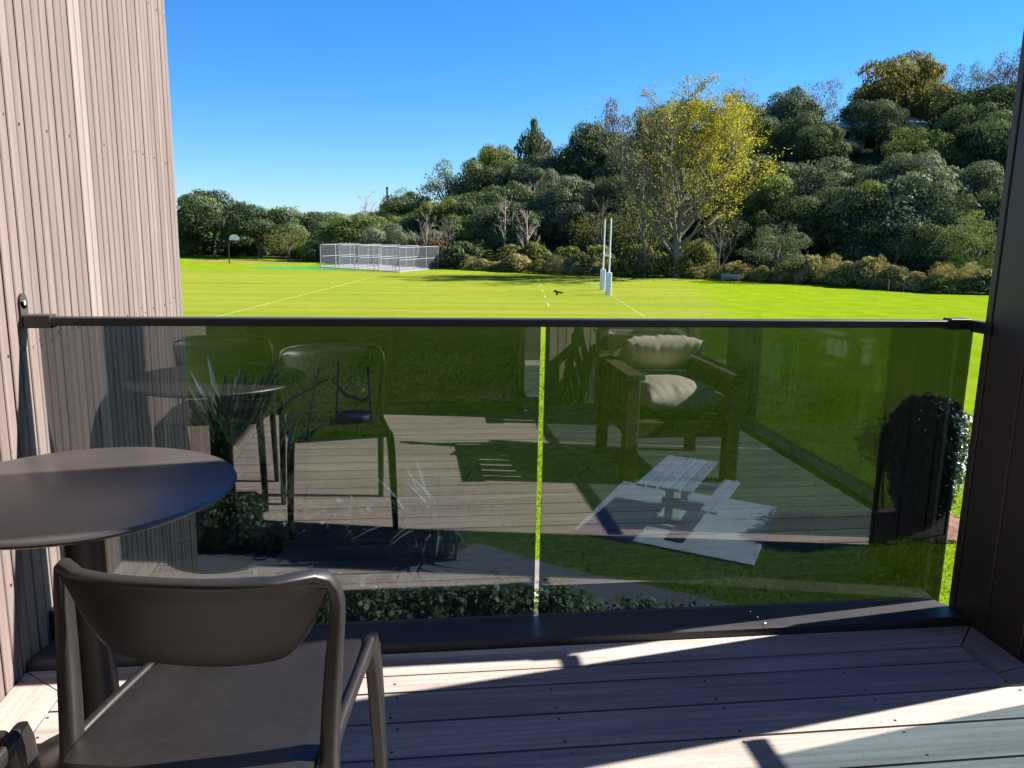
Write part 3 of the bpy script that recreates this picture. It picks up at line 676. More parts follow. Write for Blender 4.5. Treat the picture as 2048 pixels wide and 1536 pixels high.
# ------------------------------------------------------------------ trees on the slope and round the field
def tree(x, y, ztop, w, crown, mat, label, group=None, lowf=0.12, name='evergreen_tree', bark='bark', trunk=True, rz=None):
    zb = hill_h(x, y); h = max(ztop - zb, 2.0)
    t_ = thing(name, label, 'tree', (x, y, zb), 0, group)
    a = rnd.uniform(0, 6.28) if rz is None else rz
    link('crown', crown, M[mat], t_, (0, 0, h * lowf), a, (w / 2, w / 2, h * (1 - lowf)))
    if trunk: link('trunk', TRUNK[rnd.randrange(4)], M[bark], t_, (0, 0, 0), a, (w / 2, w / 2, h))
    return t_
D = lambda: DENSE[rnd.randrange(6)]
O = lambda: OPEN[rnd.randrange(3)]
TR = [
 (-30.4, 133, 10.4, 14.5, 'D', 'f_dark', 'tallest dark evergreen of the left group, beside the timber wall', .16),
 (-37.5, 135, 7.4, 10.5, 'D', 'f_green', 'evergreen partly hidden behind the timber wall edge', .12),
 (-22.5, 128, 8.0, 14.5, 'D', 'f_dark', 'broad dark evergreen behind the basketball hoop', .17),
 (-17.0, 119.5, 5.2, 8.0, 'S', 'f_lime', 'small pale olive tree left of the cricket nets', .14),
 (-16.5, 150, 7.6, 12.5, 'D', 'f_dark', 'rounded dark tree behind the pale olive tree', .1),
 (-26.5, 142, 7.0, 11.0, 'D', 'f_dark', 'dark evergreen filling the gap behind the hoop trees', .1),
 (-7.2, 120, 6.8, 11.5, 'D', 'f_green', 'yellowish topped green tree right behind the cricket nets', .08),
 (-2.6, 113.5, 5.6, 8.4, 'D', 'f_grey', 'blue green rounded tree behind the right half of the nets', .08),
 (-0.1, 170, 13.2, 8.0, 'O', 'f_grey', 'wispy distant tree beside the far chimney', .25),
 (-2.2, 142, 9.4, 12.0, 'D', 'f_green', 'bright green bushy tree below the far chimney', .05),
 (4.8, 126, 9.6, 8.0, 'D', 'f_lime', 'sunlit bright green rounded tree left of the wooded slope', .05),
 (7.2, 142, 16.6, 14.5, 'O', 'f_grey', 'grey green tree at the left shoulder of the slope', .05),
 (9.1, 127, 10.8, 10.5, 'D', 'f_dark', 'dark tree under the grey green one on the left shoulder', .05),
 (1.0, 150, 11.6, 11.0, 'D', 'f_dark', 'dark olive tree just left of the slope shoulder', .05),
 (16.9, 152, 20.6, 13.0, 'D', 'f_lime', 'light green topped tree left of the tall conifer', .05),
 (12.4, 140, 16.6, 11.0, 'D', 'f_dark', 'dark tree below the small palm on the skyline', .05),
 (10.2, 117, 7.0, 9.5, 'D', 'f_dark', 'dark shrubby tree behind the round bush by the nets', .02),
 (25.8, 126, 12.5, 9.4, 'D', 'f_green', 'layered green tree above the pale dead trees', .05),
 (19.5, 112.5, 7.9, 8.4, 'O', 'f_lime', 'yellow green tree beside the dead trees', .03),
 (17.5, 126, 11.2, 11.0, 'D', 'f_dark', 'deep green tree between conifer and dead trees', .03),
 (25.0, 140, 20.0, 11.5, 'O', 'f_brown', 'russet tinged tree right of the tall conifer', .05),
 (20.5, 138, 17.6, 11.0, 'D', 'f_dark', 'dark evergreen at the foot of the tall conifer', .05),
 (36.5, 145, 28.0, 12.0, 'O', 'f_brown', 'tall rusty crowned tree on the skyline left of the yellow tree', .05),
 (29.9, 135, 22.4, 10.0, 'D', 'f_dark', 'dark pointed tree below the rusty crowned tree', .05),
 (33.7, 125, 17.3, 10.0, 'D', 'f_dark', 'dark tree directly left of the yellow tree crown', .03),
 (42.0, 137, 26.2, 11.0, 'D', 'f_dark', 'dark tree behind the top of the yellow tree', .05),
 (45.9, 113, 25.4, 9.0, 'S', 'f_gold', 'thin golden tree rising behind the yellow tree on its right', .1),
 (59.4, 125, 27.8, 13.5, 'D', 'f_grey', 'grey green crown on the ridge right of the yellow tree', .03),
 (68.7, 133, 30.8, 9.5, 'S', 'f_gold', 'sparse golden tree on the ridge above the house', .12),
 (53.5, 128, 27.6, 9.5, 'O', 'f_gold', 'golden brown tree on the ridge behind the yellow tree', .05),
 (50.0, 122, 24.5, 11.5, 'D', 'f_dark', 'dark tree on the ridge right behind the yellow tree', .02),
 (67.4, 113, 24.6, 9.4, 'D', 'f_grey', 'grey green tree hiding the right part of the house', .03),
 (75.5, 122, 33.0, 17.0, 'D', 'f_gold', 'large olive gold crowned tree highest on the ridge', .04),
 (77.5, 124, 28.5, 15.0, 'D', 'f_dark', 'dark lower crown beneath the olive gold tree', .0),
 (91.2, 138, 36.5, 9.0, 'O', 'f_grey', 'thin crowned tree behind the olive gold one', .2),
 (93.5, 132, 34.0, 11.0, 'O', 'f_grey', 'rounded grey crown on the ridge at right', .15),
 (96.8, 125, 35.4, 10.0, 'O', 'f_brown', 'brownish tree top at the dark pillar edge', .2),
 (79.8, 106, 26.0, 18.0, 'D', 'f_dark', 'very large dark evergreen high on the slope beside the pillar', .02),
 (69.0, 104, 17.8, 12.0, 'D', 'f_dark', 'dark tree below the street lamp on the slope', .02),
 (59.5, 112, 18.3, 11.0, 'D', 'f_dark', 'dark thicket tree below the house', .02),
 (50.9, 100, 14.6, 13.5, 'D', 'f_grey', 'sunlit grey green dome tree right of the yellow tree', .02),
 (55.0, 95, 13.4, 10.5, 'D', 'f_grey', 'smaller sunlit dome in the middle of the right slope', .02),
 (60.5, 90.5, 14.6, 12.0, 'D', 'f_grey', 'pale topped dome tree behind the biggest dome', .02),
 (56.5, 85, 12.9, 15.5, 'D', 'f_grey', 'biggest dome shaped evergreen at the foot of the right slope', .02),
 (65.0, 86, 13.6, 9.5, 'D', 'f_grey', 'grey dome tree next to the pillar', .02),
 (54.2, 71.5, 7.7, 7.2, 'O', 'f_green', 'fresh green tree standing nearest to the pillar at the lawn edge', .06),
 (46.0, 91, 9.6, 10.0, 'D', 'f_dark', 'dark hollow tree right of the small grey tree', .0),
 (49.0, 82, 7.2, 9.5, 'D', 'f_dark', 'dark shaded tree behind the long hedge', .0),
 (52.8, 78, 7.0, 9.0, 'D', 'f_dark', 'dark shaded tree behind the right end of the hedge', .0),
 (44.5, 97, 12.2, 9.5, 'D', 'f_green', 'green tree glimpsed just right of the yellow leaves', .02),
 (38.3, 80.8, 6.1, 8.0, 'O', 'f_grey', 'small spreading grey tree with pale trunks near the bench', .22),
 (24.7, 103, 7.8, 9.6, 'S', 'f_lime', 'twiggy grey olive tree left of the goal posts', .05),
 (29.4, 99, 9.9, 10.5, 'S', 'f_lime', 'hazy twiggy tree behind the goal posts', .03),
 (22.5, 118, 12.5, 9.5, 'D', 'f_dark', 'dark green tree above the hazy twiggy trees', .02),
 (28.5, 112, 13.0, 10.0, 'D', 'f_dark', 'dark tree at the left edge of the yellow tree', .02),
 (36.0, 106, 13.0, 10.0, 'D', 'f_dark', 'dark tree seen through the lower yellow branches', .0),
 (39.0, 95, 8.0, 9.0, 'D', 'f_green', 'green undergrowth tree beneath the yellow branches', .0),
 (13.8, 116, 7.4, 9.0, 'D', 'f_dark', 'dark backdrop tree behind the pale dead trees', .0),
 (5.0, 114, 5.4, 8.5, 'D', 'f_dark', 'low dark tree behind the grey bare tree', .0),
]
for (x, y, zt_, w, cr, mt, lab, lf) in TR:
    crown = {'D': D, 'O': O, 'S': lambda: SPARSE[rnd.randrange(2)]}[cr]()
    tree(x, y, zt_, w, crown, mt, lab, None, lf, name='evergreen_tree' if cr != 'S' else 'twiggy_tree')
# woodland filling the hillside between the named trees
rg = random.Random(21); cnt = 0
while cnt < 95:
    a = rg.uniform(-0.02, 0.9); d = rg.uniform(14, 75); y = float(edge_y(a)) + d; x = a * y; hh = hill_h(x, y)
    vis = 8.0 if a > 0.1 else 6.0
    if d > 48: vis = rg.uniform(5.5, 7.5)
    if (abs(x / y - 0.56) < 0.035 or abs(x / y - 0.635) < 0.025) and 96 < y < 118: continue
    tree(x, y, hh + vis * rg.uniform(0.75, 1.0), rg.uniform(7.5, 10.5), D(), rg.choice(['f_dark', 'f_dark', 'f_green', 'f_grey']), 'one of the dark trees massed on the wooded slope', 'trees massed on the wooded slope', 0.0, trunk=True, name='woodland_tree'); cnt += 1

# tall conifer, young pine, palm
tree(22.8, 150, 25.0, 8.6, CONE[0], 'f_dark', 'tall narrow conifer standing out on the skyline', None, 0.10, name='conifer')
yp = thing('young_pine', 'small tiered young pine at the field edge', 'tree', (10.4, 104.5, 0))
MB().tube([(0, 0, -0.1), (0, 0, 2.4)], [0.06, 0.02], 6).build('trunk', M['bark'], yp)
rg2 = np.random.default_rng(8); Cs, Us = [], []
for k_ in range(6):
    z = 0.45 + k_ * 0.34; L = 1.15 * (1 - k_ / 7)
    for j in range(7):
        an = j * 0.9 + k_ * 0.4
        for q in np.linspace(0.15, 1, 9): Cs.append((math.cos(an) * L * q, math.sin(an) * L * q, z + 0.12 * q)); Us.append((math.cos(an), math.sin(an), 0.2))
Cs = np.array(Cs); link('crown', quads('young_pine_leaves', Cs, np.tile([0, 0, 1.0], (len(Cs), 1)) + rg2.normal(size=(len(Cs), 3)) * 0.3, np.full(len(Cs), 0.30), rg2.random(len(Cs)), rg2), M['f_lime'], yp)
pm = thing('palm_tree', 'small palm crown on the skyline above the slope shoulder', 'tree', (12.9, 165, hill_h(12.9, 165)))
ph_ = 19.0 - hill_h(12.9, 165); MB().tube([(0, 0, -0.5), (0, 0, ph_ - 1.2)], [0.3, 0.22], 8).build('trunk', M['bark'], pm)
fr_ = MB()
for j in range(18):
    an = j * 2.4; L = 2.6; el = R(20 + 50 * (j % 3) / 2); s_ = Vector((-math.sin(an), math.cos(an), 0)); prev = None
    rows = []
    for q in range(7):
        f = q / 6; p = Vector((math.cos(an) * L * f * math.cos(el), math.sin(an) * L * f * math.cos(el), ph_ - 1.2 + L * f * math.sin(el) - 1.3 * f * f)); w_ = 0.24 * math.sin(math.pi * (0.12 + 0.85 * f)); rows += [p - s_ * w_, p + s_ * w_]
    fr_.add(rows, [(2 * q, 2 * q + 1, 2 * q + 3, 2 * q + 2) for q in range(6)])
fr_.build('crown', M['f_green'], pm)

# yellow autumn poplar
pp_ = thing('yellow_poplar', 'big autumn tree with yellow leaves on its right and bare twigs on its left', 'tree', (29.6, 86.8, 0))
trm, twm, tips = branch_tree('poplar', 4, 46, 10, 6, 18.6, 0.55, zlow=0.09, spread=0.66, rise=0.80)
link('trunk', trm, M['bark'], pp_); stuff(link('twigs', twm, M['bark'], pp_))
rg2 = np.random.default_rng(3); Cc, Tn = [], []
for a, b in tips:
    side = (b.x * 0.75 - b.y * 0.25) / 6.5; hi = b.z / 19.6
    pr = 0.42 + 0.75 * side + 0.30 * (hi - 0.45)
    patch = 0.25 * math.sin(b.x * 0.9 + 1.3) * math.sin(b.z * 0.8) + 0.15 * math.sin(b.y * 1.1)
    if rg2.random() < pr + patch:
        for k_ in range(rg2.integers(10, 20)):
            p = a.lerp(b, rg2.uniform(0.1, 1.15)); Cc.append((p.x + rg2.normal(0, .22), p.y + rg2.normal(0, .22), p.z + rg2.normal(0, .2))); Tn.append(0.35 + 0.35 * side + rg2.normal(0, .2))
    elif rg2.random() < 0.5:
        for k_ in range(3):
            p = a.lerp(b, rg2.uniform(0.1, 1.1)); Cc.append((p.x + rg2.normal(0, .2), p.y + rg2.normal(0, .2), p.z + rg2.normal(0, .2))); Tn.append(rg2.uniform(0, .4))
Cc = np.array(Cc); nC = len(Cc)
link('crown', quads('poplar_leaves', Cc, rg2.normal(size=(nC, 3)) + [0.3, 0, 0.3], rg2.uniform(0.13, 0.29, nC), np.array(Tn), rg2), M['f_yellow'], pp_)
def bare(x, y, h, label, seed, mat='deadwood', spread=0.5, r=0.16, name='bare_tree', nprim=14, rise=0.9, lean=0.0):
    t_ = thing(name, label, 'tree', (x, y, hill_h(x, y)))
    a, b, _ = branch_tree(name, seed, nprim, 7, 4, h, r, 0.15, spread, rise, lean); link('trunk', a, M[mat], t_); stuff(link('twigs', b, M[mat], t_))
bare(26.2, 87.6, 12.4, 'bare leaning tree left of the yellow tree trunk', 5, 'bark', 0.62, 0.26, nprim=22, lean=-0.18)
bare(2.4, 107.5, 7.2, 'bleached bare tree just right of the cricket nets', 6, spread=0.45)
bare(12.6, 106, 8.6, 'pale dead tree, left one of the dead pair', 7, spread=0.42, r=0.22, nprim=9)
bare(15.2, 104, 7.2, 'pinkish dead tree, right one of the dead pair', 8, spread=0.42, r=0.22, nprim=10)
bare(24.0, 100, 7.4, 'grey bare tree left of the goal posts', 9, 'bark', 0.5)
bare(18.6, 121, 6.4, 'mauve twiggy crown in the middle of the slope', 10, spread=0.5)
bare(5.6, 110, 6.2, 'small bare tree behind the round bush', 11, 'bark', 0.5)
bare(-6.6, 132, 9.6, 'bare tree top showing above the trees behind the nets', 12, 'deadwood', 0.4)
bare(33.5, 84.5, 7.0, 'bare shrubby tree under the yellow tree at right', 13, 'bark', 0.55)
bare(37.8, 119, 25.0 - hill_h(37.8, 119), 'thin bare tree top rising above the yellow tree', 14, 'bark', 0.35)

# shrubs and hedge along the field edge
def shrub(x, y, w, h, mat, label, group=None, name='shrub', d=None):
    t_ = thing(name, label, 'shrub', (x, y, hill_h(x, y)), 0, group)
    link('crown', (SHRUB + OPEN)[rnd.randrange(7)] if name == 'hedge_shrub' else SHRUB[rnd.randrange(4)], M[mat], t_, (0, 0, -0.05), rnd.uniform(0, 6.28), (w / 2, (d or w) / 2, h)); return t_
rg = random.Random(4)
a = 0.075
while a < 0.80:
    y = float(edge_y(a)) + 1.2 + rg.uniform(-0.3, 0.5); x = a * y; w = rg.uniform(2.6, 3.8); hh = rg.uniform(1.7, 3.4) if a > 0.2 else rg.uniform(1.4, 2.6)
    shrub(x, y + rg.uniform(0, 1.2), w * rg.uniform(0.85, 1.25), hh, rg.choice(['f_hedge', 'f_hedge', 'f_lime']), 'one of the buff leaved shrubs forming the long hedge at the lawn edge', 'buff hedge shrubs along the lawn edge', 'hedge_shrub'); a += w * rg.uniform(0.42, 0.75) / y
for (x, y, w, h, m_, lab) in [
 (6.4, 101.8, 5.4, 3.5, 'f_dark', 'round dark green bush at the right end of the nets'),
 (16.9, 93.4, 2.4, 2.2, 'f_grey', 'small grey bush in front of the hedge left of the posts'),
 (43.6, 73.3, 2.5, 2.1, 'f_grey', 'silvery bush against the hedge at right'),
 (9.4, 107, 4.8, 3.4, 'f_lime', 'olive shrub behind the young pine'),
 (12.6, 101, 4.6, 3.2, 'f_lime', 'olive shrub below the left dead tree'),
 (15.8, 100, 4.6, 3.4, 'f_lime', 'olive shrub below the right dead tree'),
 (19.2, 97, 4.8, 3.0, 'f_lime', 'olive shrub behind the small grey bush'),
 (22.3, 94, 4.2, 3.4, 'f_lime', 'olive shrub left of the goal posts'),
 (26.0, 91, 4.4, 3.8, 'f_lime', 'yellow olive shrub behind the goal posts'),
 (32.6, 88, 5.0, 4.4, 'f_lime', 'yellow green shrub at the foot of the yellow tree'),
 (3.2, 106, 4.6, 3.6, 'f_brown', 'brownish shrub behind the nets at right'),
 (-33.5, 131, 3.6, 3.0, 'f_lime', 'pale shrub at the timber wall edge under the left trees'),
 (-13.5, 117, 3.4, 3.0, 'f_green', 'dark green shrub left of the cricket nets'),
 (47.8, 67.5, 3.0, 1.8, 'f_green', 'low dark shrub at the right end of the hedge'),
 (51.0, 67.0, 3.6, 2.2, 'f_dark', 'dark shrub at the hedge end beside the pillar'),
]: shrub(x, y, w, h, m_, lab)
rg = random.Random(77)
for k_ in range(26):
    a = -0.30 + k_ * 0.0145; y = float(edge_y(a)) + rg.uniform(6, 18); shrub(a * y, y, rg.uniform(4, 6), rg.uniform(2.0, 3.4), rg.choice(['f_dark', 'f_green']), 'one of the dark undergrowth bushes under the trees at left', 'undergrowth below the left trees', 'undergrowth_bush')

# staked sapling far right
fs_ = thing('thin_sapling', 'thin reddish sapling in front of the right hedge', 'tree', (44.5, 69.3, 0))
a_, b_, _ = branch_tree('sapling', 31, 8, 4, 2, 3.6, 0.04, 0.3, 0.3, 1.2); link('trunk', a_, M['f_brown'], fs_); stuff(link('twigs', b_, M['f_brown'], fs_))
for k_, dx_ in enumerate((-0.75, 0.75)):
    tag(MB().tube([(44.5 + dx_, 68.9, -0.05), (44.5 + dx_, 68.9, 1.1)], 0.05, 6).build('sapling_stake', M['stake']), ('left' if k_ == 0 else 'right') + ' pale stake beside the thin reddish sapling', 'stake')

# ------------------------------------------------------------------ sports equipment and far things
for (x, y, lab) in ((15.8, 62.6, 'nearer white rugby goal post with padded base'), (16.6, 67.9, 'farther white rugby goal post with padded base')):
    rp = thing('goal_post', lab, 'goal post', (x, y, 0), 0, 'white rugby goal posts')
    MB().tube([(0, 0, 0), (0, 0, 6.0)], [0.075, 0.055], 12).build('pole', M['white'], rp, True)
    MB().box((0, 0, 0.90), (0.38, 0.38, 1.74), R(8), 0.04).build('pad', M['white'], rp)
tag(MB().tube([(15.8, 62.6, 3.05), (16.2, 65.25, 3.0), (16.6, 67.9, 3.05)], 0.06, 10).build('crossbar', M['white'], None, True), 'white crossbar between the two rugby goal posts', 'crossbar')
tag(MB().tube([(11.95, 65.6, 0.05), (12.3, 63.6, 0.05)], 0.05, 8).build('dark_marker', M['black']), 'short dark marker lying on the field left of the goal posts', 'marker')
# cricket nets
cn = thing('cricket_nets', 'galvanised cricket practice nets at the far side of the field', 'cricket nets', (0, 0, 0))
A = Vector((-10.7, 101.2, 0)); B = Vector((-1.0, 92.0, 0)); Cc_ = Vector((3.7, 101.8, 0)); ux = (B - A) / 4; vy = (Cc_ - B)
NH = 2.75
def mesh_panel(p, q):
    d = q - p; n_ = Vector((-d.y, d.x, 0)).normalized() * 0.01
    MB().add([p - n_ * 0 + Vector((0, 0, 0.1)), q + Vector((0, 0, 0.1)), q + Vector((0, 0, NH)), p + Vector((0, 0, NH))], [(0, 1, 2, 3)]).build('mesh_panel', M['mesh'], cn)
def pipe(p, q, r_=0.035, nm='rail'): MB().tube([p, q], r_, 6).build(nm, M['galv'], cn)
zz = Vector((0, 0, 1))
for i in range(5):
    p0 = A + ux * i + vy * 0.0; p1 = p0 + vy
    for k_ in range(4):
        q = p0 + vy * (k_ / 3); pipe(q, q + zz * NH, 0.04, 'post')
    mesh_panel(p0, p1); pipe(p0 + zz * NH, p1 + zz * NH); pipe(p0 + zz * 1.35, p1 + zz * 1.35, 0.03); pipe(p0 + zz * 0.1, p1 + zz * 0.1, 0.03)
for i in range(4):
    p0 = A + ux * i; st = ux * 0.82
    mesh_panel(p0, p0 + st); pipe(p0 + zz * NH, p0 + st + zz * NH); pipe(p0 + zz * 1.35, p0 + st + zz * 1.35); pipe(p0 + st, p0 + st + zz * NH, 0.04, 'post')
    p0 = A + ux * i + vy; mesh_panel(p0, p0 + ux); pipe(p0 + zz * NH, p0 + ux + zz * NH); pipe(p0 + zz * 1.35, p0 + ux + zz * 1.35)
MB().prism([tuple((A - ux * 0.05 - vy * 0.02).xy), tuple((B + ux * 0.03 - vy * 0.02).xy), tuple((Cc_ + ux * 0.03 + vy * 0.02).xy), tuple((A + vy * 1.02).xy)], -0.05, 0.07).build('concrete_floor', M['path'], cn)
# basketball hoop
bh = thing('basketball_hoop', 'basketball hoop with white fan backboard and bent pole', 'hoop', (-23.0, 108.4, 0))
MB().tube([(0, 0, -0.1), (0, 0, 2.0), (0.06, 0, 2.6), (0.35, 0, 3.05), (0.7, 0, 3.1)], 0.08, 10).build('pole', M['alu'], bh, True)
fan = [(0.75 + 0.62 * math.cos(t_), 3.05 + 0.55 * math.sin(t_) + 0.12) for t_ in np.linspace(-0.35, math.pi + 0.35, 20)]
fb = MB(); nfan = len(fan); fb.add([(x_, -0.10, z_) for x_, z_ in fan] + [(x_, -0.06, z_) for x_, z_ in fan], [tuple(range(nfan)), tuple(range(2 * nfan - 1, nfan - 1, -1))] + [(i, (i + 1) % nfan, nfan + (i + 1) % nfan, nfan + i) for i in range(nfan)])
fb.build('backboard', M['white'], bh)
MB().tube([(0.75 + 0.22 * math.cos(t_), -0.35 + 0.22 * math.sin(t_), 3.0) for t_ in np.linspace(0, 2 * math.pi, 20)], 0.015, 6, False).build('ring', M['red'], bh)
# park bench
pb = thing('park_bench', 'grey park bench at the lawn edge by the hedge', 'bench', (33.0, 79.6, 0), R(-20))
for i in range(3): MB().box((0, -0.12 + i * 0.15, 0.45), (2.0, 0.12, 0.04), ch=0.006).build('seat_slat', M['galv'], pb)
for i in range(2): MB().box((0, 0.24 + i * 0.03, 0.62 + i * 0.16), (2.0, 0.04, 0.12), ch=0.006).build('back_slat', M['galv'], pb)
for xx in (-0.8, 0.8):
    MB().box((xx, 0.0, 0.21), (0.07, 0.40, 0.42), ch=0.006).build('leg', M['galv'], pb); MB().box((xx, 0.275, 0.58), (0.06, 0.05, 0.46), ch=0.006).build('back_post', M['galv'], pb)
tag(MB().box((19.9, 90.4, 0.35), (0.06, 0.06, 0.7)).box((19.9, 90.36, 0.75), (0.34, 0.03, 0.24)).build('small_sign', M['white']), 'tiny white sign on a post before the hedge', 'sign')
# house on the ridge
def house(x, y, z, w, d, h, rz, label, rw, name='house'):
    t_ = thing(name, label, 'house', (x, y, z), rz)
    MB().box((0, 0, h / 2 - 1.5), (w, d, h + 3)).build('wall', M[rw], t_)
    ov = 0.5; rb = MB(); rb.add([(-w / 2 - ov, -d / 2 - ov, h), (w / 2 + ov, -d / 2 - ov, h), (w / 2 + ov, d / 2 + ov, h), (-w / 2 - ov, d / 2 + ov, h), (-w / 4, 0, h + 1.3), (w / 4, 0, h + 1.3)], [(0, 1, 5, 4), (1, 2, 5), (2, 3, 4, 5), (3, 0, 4), (3, 2, 1, 0)])
    rb.build('roof', M['roof'], t_)
    for xx in (-w / 4, w / 4):
        wd = MB().box((xx, -d / 2 - 0.03, h * 0.55), (1.6, 0.06, 1.3)).build('window', M['white'], t_); MB().box((xx, -d / 2 - 0.07, h * 0.55), (1.4, 0.04, 1.1)).build('pane', M['window'], wd)
house(63.5, 116, 18.0, 4.6, 5, 2.2, R(10), 'cream house with pale hipped roof among the ridge trees', 'housewall')
house(74.4, 117, 18.4, 3.6, 5, 3.0, R(10), 'white house wall glimpsed between the ridge trees', 'white')
def lamp(x, y, z, h, label, arm=0.9):
    t_ = thing('street_lamp', label, 'street lamp', (x, y, z))
    MB().tube([(0, 0, 0), (0, 0, h * 0.8), (0.12 * arm, 0, h * 0.93), (0.5 * arm, 0, h), (arm, 0, h)], [0.11, 0.09, 0.08, 0.07, 0.06], 8).build('pole', M['galv'], t_, True)
    MB().box((arm + 0.25, 0, h + 0.02), (0.75, 0.24, 0.14), ch=0.04).build('lamp_head', M['white'], t_)
lamp(65.4, 108, hill_h(65.4, 108), 17.8 - hill_h(65.4, 108), 'street lamp with curved arm on the wooded slope')
lamp(-21.8, 160, 0, 8.5, 'distant street lamp above the left trees')
ch_ = thing('chimney_stack', 'distant grey chimney stack above the trees behind the nets', 'chimney', (-4.2, 172, 0))
MB().tube([(0, 0, 0), (0, 0, 13.0)], [0.36, 0.30], 14).build('shaft', M['picnic_leg'], ch_, True); MB().tube([(0, 0, 12.7), (0, 0, 13.1)], 0.36, 14).build('rim', M['picnic_leg'], ch_, True)

# ------------------------------------------------------------------ planting near the building
def flax_leaf(name, seed, L, w, droop):
    rg = random.Random(seed); b = MB(); n_ = 9; vs = []
    for i in range(n_ + 1):
        f = i / n_; x_ = L * (0.22 * f + droop * f * f); z_ = L * (f - 0.42 * droop * f ** 2.4 - 0.12 * droop * f ** 4); ww = w * (0.45 + 0.9 * f - 0.35 * f * f) * (1 - f ** 3.2) + 0.003
        vs += [(x_, -ww / 2, z_ + ww * 0.25), (x_, 0, z_), (x_, ww / 2, z_ + ww * 0.25)]
    b.add(vs, [(3 * i + k_, 3 * i + k_ + 1, 3 * i + k_ + 4, 3 * i + k_ + 3) for i in range(n_) for k_ in (0, 1)])
    me = b.mesh(name, True); at = me.attributes.new('tone', 'FLOAT', 'FACE'); at.data.foreach_set('value', [rg.uniform(0.2, 0.8)] * len(me.polygons)); return me
FL = [flax_leaf('flax_blade', i, 1.0, 0.072, d_) for i, d_ in enumerate((0.05, 0.15, 0.3, 0.45, 0.65, 0.9))]
def flax(x, y, n_, L, label, seed, droop_bias=0):
    rg = random.Random(seed); t_ = thing('flax_bush', label, 'flax', (x, y, 0))
    for i in range(n_):
        o = link('leaf', FL[min(5, max(0, int(abs(rg.gauss(1.6 + droop_bias, 1.5)))))], M['f_flax'], t_, (rg.gauss(0, .12), rg.gauss(0, .12), -0.02), rg.uniform(0, 6.283), [L * rg.uniform(0.65, 1.1)] * 3)
    return t_
f1 = flax(-3.2, 14.6, 170, 2.5, 'large dark flax bush beside the timber wall', 1)
f2 = flax(-2.5, 14.2, 110, 1.8, 'shorter flax bush right of the large one', 2, 0.8)
f3 = flax(0.45, 11.8, 110, 1.45, 'drooping flax clump at the edge of the path', 3, 1.8)
def stalk(x, y, pts, label):
    t_ = thing('flax_stalk', label, 'flower stalk', (x, y, 0)); pts = [Vector(p) for p in pts]
    MB().tube(pts, [0.022 - 0.014 * i / (len(pts) - 1) for i in range(len(pts))], 6).build('stem', M['deadwood'] if 'pale' in label else M['bark'], t_, True)
    rg = random.Random(int(x * 100)); n_ = 12
    for k_ in range(n_):
        f = 0.45 + 0.53 * k_ / n_; i = min(int(f * (len(pts) - 1)), len(pts) - 2); p = pts[i].lerp(pts[i + 1], f * (len(pts) - 1) - i); s_ = 1 if k_ % 2 else -1
        MB().tube([p, p + Vector((s_ * 0.07, 0, 0.03)), p + Vector((s_ * 0.12, rg.uniform(-.03, .03), 0.09))], [0.007, 0.012, 0.004], 5).build('seed_pod', M['f_hedge'], t_)
stalk(-2.15, 13.5, [(0, 0, 0), (-0.06, 0, 1.2), (-0.10, 0, 2.1), (-0.07, 0, 2.9)], 'left pale flax flower stalk standing upright')
stalk(-1.75, 13.3, [(0, 0, 0), (0.02, 0, 1.2), (0.12, 0, 2.0), (0.30, 0, 2.8)], 'right dark flax flower stalk leaning to the right')
stalk(-3.1, 14.3, [(0, 0, 0), (0.35, 0, 1.2), (1.0, 0, 1.95), (1.7, 0, 2.35)], 'arching dark flax stalk crossing the upright ones')
def hedge(pts, w, h, leaf, n_, label, seed, name='low_hedge'):
    rg = np.random.default_rng(seed); pts = np.array(pts, float); seg = np.linalg.norm(np.diff(pts, axis=0), axis=1); cum = np.concatenate([[0], np.cumsum(seg)])
    s_ = rg.uniform(0, cum[-1], n_); px = np.interp(s_, cum, pts[:, 0]); py = np.interp(s_, cum, pts[:, 1])
    hh = h * (0.75 + 0.25 * np.sin(s_ * 2.7 + seed) * np.sin(s_ * 5.1) + 0.15 * rg.normal(size=n_))
    an = rg.uniform(0, math.pi, n_); rr = rg.uniform(0.75, 1.05, n_)
    off = np.cos(an) * rr * w / 2; z = np.abs(np.sin(an)) ** 0.6 * rr * hh
    C = np.stack([px + rg.normal(0, .05, n_), py + off, np.maximum(z, 0.03)], 1); N = np.stack([rg.normal(0, .5, n_), np.cos(an) + rg.normal(0, .4, n_), np.sin(an) + rg.normal(0, .4, n_)], 1)
    t_ = thing(name, label, 'hedge', (0, 0, 0))
    link('leaves', quads('hedge_leaves', C, N, leaf * rg.uniform(0.6, 1.4, n_), np.clip(rg.beta(1.2, 2.6, n_), 0, 1), rg, 1.5), M['f_ground'], t_)
    tw_ = MB(); rr_ = random.Random(seed)
    for k_ in range(60):
        i = rr_.randrange(n_); p = C[i]; tw_.tube([(p[0], py[i], 0), (p[0], p[1], p[2] * 1.15)], [0.008, 0.004], 4, False)
    tw_.build('stems', M['bark'], t_); return t_
hedge([(-3.6, 12.8), (-2.2, 12.6), (-0.9, 12.25), (0.0, 11.95)], 1.1, 0.75, 0.075, 9000, 'low leafy hedge beside the path below the flax', 1)
hedge([(-2.2, 9.75), (-0.3, 9.55), (1.4, 9.3), (2.3, 9.1)], 0.9, 0.62, 0.075, 8000, 'glossy leaved hedge close under the front glass', 2)
hedge([(2.0, 9.15), (3.0, 8.85), (3.9, 8.45)], 0.5, 0.55, 0.075, 1500, 'loose straggly shrubs right of the glass joint', 3, 'straggly_hedge')
gt = thing('grass_tussock', 'fine bladed tussock between the flax clumps', 'tussock', (-0.45, 12.9, 0)); rg = random.Random(9)
tl = flax_leaf('tussock_blade', 20, 0.75, 0.014, 0.5)
